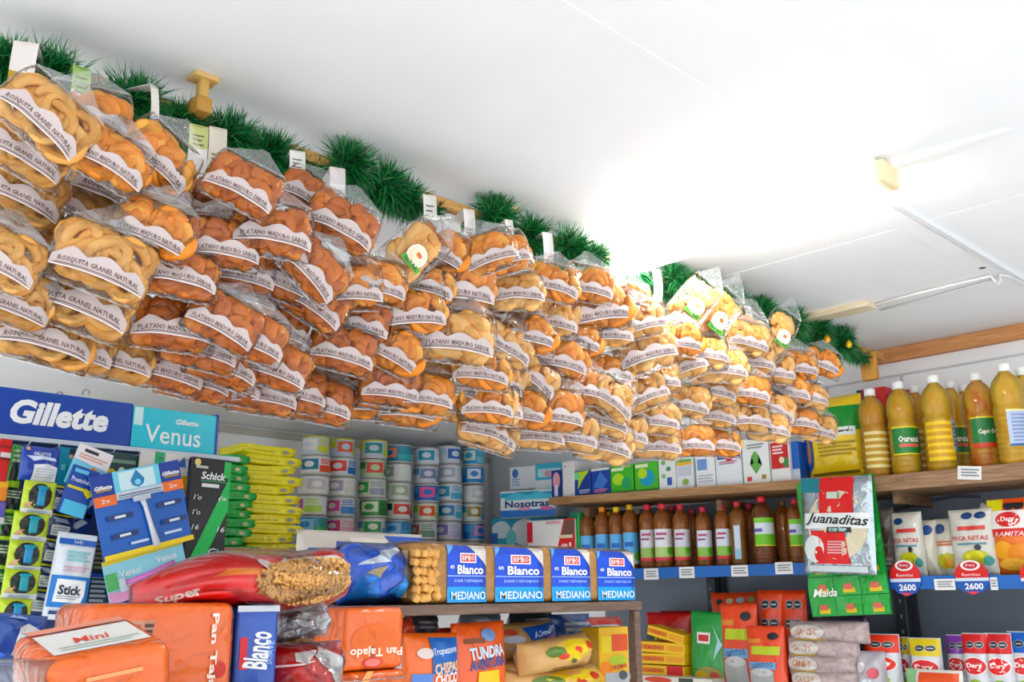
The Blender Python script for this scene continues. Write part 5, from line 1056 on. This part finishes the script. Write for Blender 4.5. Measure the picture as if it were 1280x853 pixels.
def loaf(label, px0, px1, py0, py1, first=False, seed=0):
    loc, w, h = ry(px0, px1, py0, py1, BY)
    d = .11; loc.z = ZR+.001; w *= .955
    t = thing('bread_loaf', label, 'bread', loc, .0, 'wrapped white bread loaves on the rack')
    link('bread', boxm('bread', w*.97, d, h*.96, SIDEB, (0, d/2, h*.48), .014, 3), t)
    # printed wrapper wraps the front, with a bright top
    rndp = lambda x, z, off=0: Vector((x, -off-.0012+.006*max(0, (abs(2*x/w)-.8)/.2)**2+(.014*max(0, (z/h-.84)/.16)**2), z))
    u0 = .17 if not first else .44
    tc_ = (u0+.985)/2; tw = .985-u0
    deco(t, rndp, w, h, [('r', u0, .985, .02, .95, '#1f50c4'), ('r', u0, .985, .02, .27, '#3c9ad8'), ('p', [(.72, .95), (.985, .95), (.985, .6)], '#d9d2cc'), ('p', [(u0, .95), (u0+.1, .95), (u0, .78)], '#6fa8e6'), ('r', u0, .985, .44, .452, '#b9d4f4'), ('r', tc_-.2*tw, tc_+.2*tw, .66, .82, '#f0ecec'), ('r', tc_-.17*tw, tc_+.17*tw, .68, .8, '#d23a44'), ('t', 'BIMBO', tc_, .74, .3*tw, .09, '#f6f0f0', {'res': 1}),
       ('t', 'Blanco', tc_+.05*tw, .55, .64*tw, .15, '#f5f8fc', {'bold': .03}), ('t', 'en', u0+.1*tw, .59, .1*tw, .06, '#f5f8fc', {'res': 1}), ('t', 'SUAVE Y ESPONJOSO', tc_, .36, .7*tw, .06, '#bcd3f2', {'res': 1}), ('t', 'MEDIANO', tc_, .13, .84*tw, .13, '#eaf4fb', {'bold': .01})], 8, 0, .001)
    link('wrapper', boxm('wrapper', w, d+.004, h, BFILM, (0, d/2, h/2), .016, 3), t)
    patch('pale_heel', sideface(-w*.5), -d*.9, -d*.1, h*.1, h*.85, M('#e0c49a', .6, .2, .5, 110), t, 1, 1, .0008) if first else None
    return t
first = loaf('first wrapped white loaf from left with visible bread cubes', 512, 612, 677, 755, True, 1)
loaf('second wrapped white loaf from left on the dark rack', 602, 683, 682, 755, seed=2)
loaf('third wrapped white loaf from left on the dark rack', 676, 741, 685, 755, seed=3)
loaf('rightmost wrapped white loaf on the dark rack', 734, 796, 689, 755, seed=4)
# bread cubes seen through the first loaf's clear end and its gathered blue bag
loc, w, h = ry(506, 552, 684, 754, BY)
rnd = random.Random(7); cub = boxm('bread_cube', .015, .015, .014, M('#dcab6c', .6, .2, .4, 80), (0, 0, 0), .003, 2)
for r in range(6):
    for c in range(4):
        link('bread_cube', cub, first, (loc.x-first.location.x+(c-1.5)*.0145+rnd.gauss(0, .002), -.006+rnd.gauss(0, .002), .012+r*.0155+rnd.gauss(0, .002)), (rnd.random(), rnd.random(), rnd.random()))
l2, w2, h2 = ry(432, 532, 678, 756, BY+.02)
FOLD = foil('#1f5fd0', .9, 18)
t = pouch('bread_bag', 'gathered clear and blue bag end left of the first loaf', 'bread bag', (l2.x, BY+.005, ZR+.001), w2*.92, h2, .1, .12, '#1f5fd0', [('p', [(.05, .1), (.4, .05), (.3, .5), (.1, .45)], '#3a86e0'), ('p', [(.1, .62), (.4, .86), (.75, .95), (.5, .7)], '#cfdcea'), ('p', [(.15, .5), (.4, .62), (.35, .42)], '#c9b48a'), ('p', [(.5, .2), (.75, .1), (.7, .5)], '#4f9ae8'), ('p', [(.45, .55), (.9, .6), (.7, .78)], '#2a6fe0')], seal=.02, crumple=.007, seed=21, mat=FOLD, edge=lambda v: 1-.25*max(0, v)**2)
ov = film(bump=.8, bscale=16, rough=.12, ior=1.33, base=.015)
fs, bs = pouch_surf(w2, h2*1.02, .125, .02, .006, 23)
link('clear_film', pouchm('clear_film', w2, h2*1.02, .125, ov, fs, bs, 12, 12), t, (0, .05, h2/2))
l3, w3, h3 = ry(392, 550, 664, 702, BY+.16)
l3.z, h3 = ZR+.001, l3.z+h3-ZR
pouch('bread_bag', 'white and blue bread bag lying behind the gathered one', 'bread bag', l3, w3, h3, .12, 0, '#d9d0c6', [('r', .62, .98, .15, .95, '#2356c0'), ('r', .0, .22, .3, .75, '#2a5fc8', .2), ('p', [(.2, .2), (.45, .3), (.4, .5)], '#d8553f'), ('r', .3, .6, .55, .9, '#e6dfd6')], seal=.02, crumple=.004, seed=25)

# ------------------------------------------------------------ big red cereal bag
SY = 1.18
l4, w4, h4 = ry(178, 440, 690, 762, SY)
CER = M('#b98550', .55, .35, 1.0, 150, 0, .4, 130)
mwS = Matrix.Translation(at(309, 727, Y=SY)) @ Matrix.Rotation(.02, 4, 'Z') @ Matrix.Rotation(-.06, 4, 'Y')
wS, hS, tS = w4, h4*1.0, .13
sp = pouch('cereal_bag', 'large red bag of puffed cereal lying on the orange packs', 'cereal bag', None, wS, hS, tS, 0, '#dc1c14', [('p', [(.42, .3), (.55, .2), (.93, .22), (.97, .5), (.9, .78), (.6, .86), (.48, .62)], '#b98550'), ('p', [(.55, .82), (.62, .95), (.9, .9), (.94, .7), (.75, .8)], '#dcd6d2'), ('o', .49, .8, .035, .09, '#f1e9e6'), ('t', 'Super', .13, .36, .15, .26, '#f3d9cf', {'bold': .03, 'rot': .1}), ('p', [(.25, .62), (.5, .6), (.46, .7), (.3, .74)], '#ef8a4a'), ('p', [(.62, .9), (.8, .96), (.78, .99), (.6, .97)], '#7a2a1c')], seal=.03, crumple=.006, seed=31, center=True, mw=mwS, mat=foil('#dc1c14', .5, 14), n=14)
fsS, _ = pouch_surf(wS, hS, tS, .03, .006, 31)
rnd = random.Random(3); grain = arcm('puffed_grains', .003, 2.2, .0026, CER, 4, 5, 1)
bmv = []; bmf = []
gv = [v.co.copy() for v in grain.vertices]; gf = [tuple(p.vertices) for p in grain.polygons]
def inwin(u, v): return ((u-.7)/.28)**2+((v-.5)/.38)**2 < 1
n_ = 0
while n_ < 900:
    u, v = rnd.uniform(.42, .98), rnd.uniform(.1, .9)
    if not inwin(u, v): continue
    p = fsS((u-.5)*wS, (v-.5)*hS, .0035); R3 = Matrix.Rotation(rnd.uniform(0, 6.28), 3, 'Y') @ Matrix.Rotation(rnd.uniform(0, 6.28), 3, 'X')
    b = len(bmv); bmv += [p+R3 @ q for q in gv]; bmf += [tuple(b+i for i in f) for f in gf]; n_ += 1
o = link('puffed_grains', mesh('puffed_grains', bmv, bmf, M('#dfae74', .55, .22, .3, 90, 0, .4, 90), True), sp); o['kind'] = 'stuff'
fs2, bs2 = pouch_surf(wS*1.03, hS*1.1, tS*1.15, .02, .006, 33)
link('clear_film', pouchm('clear_film', wS*1.03, hS*1.1, tS*1.15, film(bump=.8, bscale=14, rough=.1, ior=1.3, base=.01), fs2, bs2, 16, 12), sp)

for ch in sp.children:                     # the bag tapers and sags towards its left end
    for v in ch.data.vertices:
        u = v.co.x/wS+.5; s_ = max(0, min(1, (.42-u)/.42))
        k_ = 1-.52*s_**1.4-.3*max(0, min(1, (u-.88)/.12))**2
        v.co.z = v.co.z*k_-hS*.2*s_**1.5+hS*.06*math.sin(u*7); v.co.y *= (1-.35*s_)

# ------------------------------------------------------------ orange bread packs
def block(label, mw, w, d, h, col, specs, top=(), left=(), grp='orange sliced bread packs', name='sliced_bread', bev=.012):
    t = thing(name, label, 'bread', group=grp, mw=mw)
    link('wrapper', boxm('wrapper', w, d, h, foil(col, .55, 20), (0, d/2, h/2), bev, 3), t)
    deco(t, flat(-.0004), w, h, specs)
    if top: deco(t, lambda x, y, off=0: Vector((x, y+d/2, h+off)), w, d, top, 1, -d/2)
    if left: deco(t, lambda x, z, off=0: Vector((-w/2-off, d/2-x, z)), d, h, left)
    link('clear_film', boxm('clear_film', w*1.02, d*1.02, h*1.015, film(bump=.8, bscale=26, rough=.12, ior=1.14, base=.002), (0, d/2, h/2), bev*1.1, 3), t)
    return t
pA = at(150, 800, Y=.93)
zA = at(150, 815, Y=.93).z
A_top = EYE-.056
block('orange bread pack with white label on top at the front left', Matrix.Translation((at(146, 850, Y=.9).x, .9, ZTB+.014)) @ Matrix.Rotation(-.04, 4, 'Z') @ Matrix.Rotation(.2, 4, 'X') @ Matrix.Rotation(-.16, 4, 'Y'), .108, .11, A_top-ZTB, '#f07408', [('t', 'Integral', .55, .3, .5, .09, '#f0b08a', {'res': 1}), ('o', .58, .06, .08, .06, '#f2c8ac'), ('l', .3, .75, .72, .8, 1, '#f0a878')],
      [('r', .12, .9, .2, .8, '#dcdad6'), ('t', 'Mini', .5, .5, .3, .16, '#d2452e', {'shear': .2}), ('l', .2, .85, .26, .4, 2, '#bfc8bf'), ('r', .1, .9, .84, .97, '#d88a72')])
zBt = EYE-.004
block('orange bread pack with barcode and vertical lettering behind the first', Matrix.Translation((at(206, 800, Y=1.11).x, 1.11, ZTB)) @ Matrix.Rotation(-.06, 4, 'Z'), .17, .13, zBt-ZTB, '#f07408', [('r', .17, .42, .35, .86, '#d9a086'), ('r', .35, .42, .2, .86, '#c98f78'), ('l', .2, .33, .5, .84, 6, '#a86a50'), ('l', .355, .415, .25, .84, 12, '#4a2c22'), ('t', 'Pan Tajado', .84, .48, .66, .085, '#f6e6da', {'rot': -1.571, 'bold': .03}), ('o', .9, .42, .045, .07, '#c0392e'), ('r', .7, .96, .02, .1, '#7a4a9a')],
      [('r', .1, .8, .3, .6, '#d88a6a')])
block('blue white-bread pack standing between orange pack and red bags', Matrix.Translation((at(317, 810, Y=1.13).x+.004, 1.13, ZTB)) @ Matrix.Rotation(-.1, 4, 'Z'), .056, .1, EYE-.008-ZTB, '#1f57b8', [('t', 'Blanco', .52, .58, .8, .26, '#f2f6fb', {'rot': 1.45, 'bold': .03}), ('r', .1, .28, .4, .7, '#c9303a'), ('t', 'SUAVE', .82, .55, .5, .06, '#a9c8f0', {'rot': 1.5, 'res': 1}), ('r', 0, .5, 0, .16, '#d9c4a4'), ('r', .55, 1, .0, .12, '#3a8fd0'), ('r', .0, 1, .94, 1, '#d3dbe4')], grp='bread packs on the counter', bev=.006)
CY2 = 1.3
cx = at(469, 800, Y=CY2).x
zC0 = at(469, 838, Y=CY2).z; zC1 = at(469, 759, Y=CY2).z
tC = block('orange bread pack with upside-down lettering under the bread rack', Matrix.Translation((cx, CY2, zC0)), .118, .1, zC1-zC0, '#f07408', [('o', .5, .45, .4, .3, '#e8741f'), ('t', 'Pan Tajado', .52, .3, .86, .17, '#f4e4d8', {'rot': 3.14159, 'bold': .02}), ('o', .46, .12, .16, .08, '#c8323a'), ('o', .46, .12, .13, .06, '#e0766a')], [('r', .1, .9, .1, .9, '#dcc0b8')])
block('orange bread pack beneath the upside-down one at the bottom edge', Matrix.Translation((cx+.006, CY2-.004, ZTB)), .118, .1, zC0-ZTB-.001, '#f07408', [('p', [(.15, 0), (.3, 1), (.4, 1), (.3, 0)], '#f0a06a')])

# ------------------------------------------------------------ red and silver sweets bags below the cereal bag
SIL = M('#d9d6d6', .3, .3, 1.0, 90, .1, .6, 90)
def bagp(label, px0, px1, py0, py1, Y, th, col, specs, mat=None, seed=1, roll=0, crumple=.005, clear=True, grp='bags under the cereal bag', name='sweets_bag'):
    loc, w, h = ry(px0, px1, py0, py1, Y)
    t = pouch(name, label, 'bag', loc, w, h, th, 0, col, specs, grp, seal=.02, crumple=crumple, seed=seed, roll=roll, mat=mat, n=12)
    if clear:
        f_, b_ = pouch_surf(w*1.05, h*1.05, th*1.12, .02, crumple, seed+100)
        link('clear_film', pouchm('clear_film', w*1.05, h*1.05, th*1.12, film(bump=.8, bscale=16, rough=.1, ior=1.33, base=.015), f_, b_, 12, 12), t, (0, th/2, h/2))
    return t
bagp('clear bag of silvery sweets tucked under the red cereal bag', 362, 426, 758, 800, 1.2, .07, '#b9b6b6', [('p', [(.55, .2), (.9, .3), (.8, .8), (.5, .7)], '#c9c9cc'), ('o', .3, .3, .12, .14, '#cdd2dc')], SIL, 81, -.1)
bagp('clear bag of brown cereal at the left of silvery bag', 344, 402, 786, 830, 1.22, .07, '#b98550', [], CER, 82)
bagp('red and silver bag end with clear wrap at the bottom edge', 346, 446, 806, 880, 1.14, .09, '#b3201f', [('p', [(.62, .95), (.9, .7), (.97, .3), (.8, .3), (.5, .8)], '#c3c2c4'), ('p', [(.3, .86), (.55, .9), (.4, .68), (.25, .72)], '#dcd6d4'), ('p', [(.05, .62), (.5, .7), (.5, .72), (.05, .66)], '#f0d4d0')], foil('#b3201f', .6, 18), 83)
bagp('small red bag behind the upside-down orange pack', 418, 444, 765, 812, 1.36, .05, '#c8321e', [], foil('#c8321e', .6, 18), 84, clear=False)
tC2 = thing('clear_tub', 'clear plastic box with white foot at the bottom left corner', 'box', (at(30, 840, Y=.9).x, .9, ZTB), -.2)
link('tub', boxm('tub', .07, .06, .06, film(bump=.4, bscale=20, rough=.1, ior=1.45, base=.06), (0, .03, .056), .006), tC2)
link('tub_foot', boxm('tub_foot', .08, .07, .026, M('#e3e2e0', .4), (0, .03, .013), .003), tC2)
link('tub_sticker', boxm('tub_sticker', .006, .001, .006, M('#d9562e'), (.012, -.0062, .015)), tC2)

# ------------------------------------------------------------ pouches below the bread rack
LY = 1.46
def lowp(name, label, px0, px1, py0, py1, Y, th, col, specs, cat='pouch', roll=0, seed=1, grp='pouches under the bread rack', **k):
    loc, w, h = ry(px0, px1, py0, py1, Y); zt_ = loc.z+h; 
    if py1 > 845: loc.z = ZT2+.006; h = zt_-loc.z
    return pouch(name, label, cat, loc, w, h, th, 0, col, specs, grp, roll=roll, seed=seed, **k)
CK = [('r', .42, .98, .55, .95, '#2360a8'), ('t', 'Tropezones', .7, .8, .48, .1, '#dfe9f4', {'rot': .12, 'shear': .2}), ('t', 'CHISPAS', .7, .62, .5, .12, '#f2c9a0', {'rot': .1, 'bold': .03}), ('t', 'CHOCO', .7, .5, .48, .12, '#eef0f4', {'rot': .1, 'bold': .03}), ('r', .5, .9, .28, .42, '#ecc22c'), ('o', .3, .3, .12, .08, '#8a5a34'), ('r', .08, .42, .44, .56, '#5a7fc0'), ('r', .1, .42, .1, .4, '#d9b48a'), ('o', .7, .14, .2, .1, '#6a3c20'), ('o', .3, .78, .14, .06, '#d9c8c4')]
lowp('cookie_pouch', 'orange cookie pouch with blue corner panel under the rack', 510, 578, 792, 860, LY, .045, '#e4702a', CK, seed=91, roll=.03)
lowp('cookie_pouch', 'orange cookie pouch with blue arched lettering, right of the blue-cornered one', 574, 641, 778, 860, LY+.03, .045, '#e2641f', [('o', .6, .86, .14, .07, '#7f9cc8'), ('t', 'TUNDRA', .55, .68, .66, .13, '#cfe0f2', {'bold': .035, 'rot': .06}), ('t', 'AVENTURA', .55, .56, .66, .11, '#23508c', {'bold': .03, 'rot': .06}), ('r', .35, .75, .34, .48, '#e9c22e'), ('p', [(.3, .3), (.6, .32), (.9, .1), (.3, .08)], '#5a3a26'), ('o', .75, .22, .14, .06, '#a08a78'), ('r', .15, .5, .78, .83, '#7a4a2a')], seed=92, roll=-.02)
lowp('cookie_pouch', 'crumpled dark orange pouch squeezed beside the upside-down bread pack', 500, 525, 772, 812, LY+.06, .05, '#b8401c', [], seed=93, crumple=.006)
lowp('cookie_pouch', 'red-orange pouch edge between the two cookie pouches', 556, 592, 785, 860, LY+.08, .04, '#cf3d22', [('l', .1, .8, .3, .7, 3, '#e0896a')], seed=94)
TAN = M('#cfa673', .45, .12, .4, 14)
def pillow(label, px0, px1, py0, py1, Y, th, mat, specs, seed, roll=0, grp='tan pillow bags under the rack'):
    loc, w, h = ry(px0, px1, py0, py1, Y)
    return pouch('legume_bag', label, 'bag', loc, w, h, th, 0, '#cfa673', specs, grp, seal=.0, crumple=.004, seed=seed, roll=roll, mat=mat, n=12, edge=lambda v: 1)
YB = [('o', .6, .62, .36, .3, '#d9c04a'), ('o', .3, .66, .12, .16, '#5f7a3c'), ('o', .38, .5, .06, .1, '#cc4a3a'), ('o', .62, .6, .05, .12, '#cf4a3c'), ('o', .8, .7, .05, .12, '#b8402e'), ('o', .5, .32, .03, .07, '#4a5a2c'), ('l', .3, .8, .1, .16, 1, '#8a6a40')]
pillow('tan bag with blue banner topmost under the rack', 640, 712, 778, 828, LY+.09, .1, TAN, [('p', [(.34, .52), (.95, .62), (.98, .95), (.3, .88)], '#2356b0'), ('t', 'Almendra', .64, .76, .5, .14, '#e3edf8', {'rot': .16, 'shear': .2}), ('t', 'CRUJIENTE', .66, .6, .46, .08, '#e0907a', {'rot': .14, 'res': 1}), ('o', .14, .62, .12, .1, '#cfd3e0'), ('o', .12, .8, .08, .08, '#cc5a4a'), ('p', [(.08, .36), (.3, .46), (.3, .5), (.08, .42)], '#b9b4d6')], 95, -.05)
pillow('yellow and tan bag with red spots below the blue-bannered bag', 672, 758, 798, 840, LY-.02, .11, TAN, YB, 96, -.08)
pillow('yellow and tan bag with red spots at the bottom edge', 650, 772, 836, 878, LY, .13, TAN, YB, 97)
pillow('plain tan bag folded beneath the blue-bannered bag', 642, 690, 828, 848, LY+.04, .12, TAN, [], 98)
loc, w, h = ry(752, 785, 784, 880, LY+.05)
carton('carton_pack', 'yellow carton with orange picture beside the rack post', 'box', loc, w, h, .06, -.1, '#e6b82a', [('r', .4, .95, .68, .9, '#d9582c'), ('r', .05, .4, .66, .88, '#e9cf4a'), ('o', .6, .56, .3, .07, '#b4c43a'), ('o', .2, .45, .2, .1, '#e88a2c'), ('r', .15, .95, .1, .4, '#b4b6ba'), ('o', .75, .36, .15, .06, '#4a4e54'), ('t', 'CREMA', .6, .47, .6, .06, '#c8453a', {'rot': .1, 'res': 1})])
for k, (px0, px1, py0, py1, c, lb) in enumerate(((520, 560, 768, 792, '#4a4c52', 'dark grey bag at the back under the rack, left'), (590, 640, 766, 790, '#7f8a94', 'greyish clear bag at the back under the rack'), (652, 700, 766, 784, '#353a3c', 'blackish bag at the back above the blue banner'), (700, 752, 768, 800, '#2f4a86', 'navy bag behind the spotted yellow bag'), (730, 790, 772, 800, '#a8322c', 'red bag at the back beside the rack post'))):
    loc, w, h = ry(px0, px1, py0, py1+25, LY+.17)
    pouch('dark_bag', lb, 'bag', loc, w, h, .08, 0, c, [('l', .2, .8, .6, .85, 2, '#9aa0a8')], 'dim bags behind under the rack', seal=.02, crumple=.006, seed=110+k)
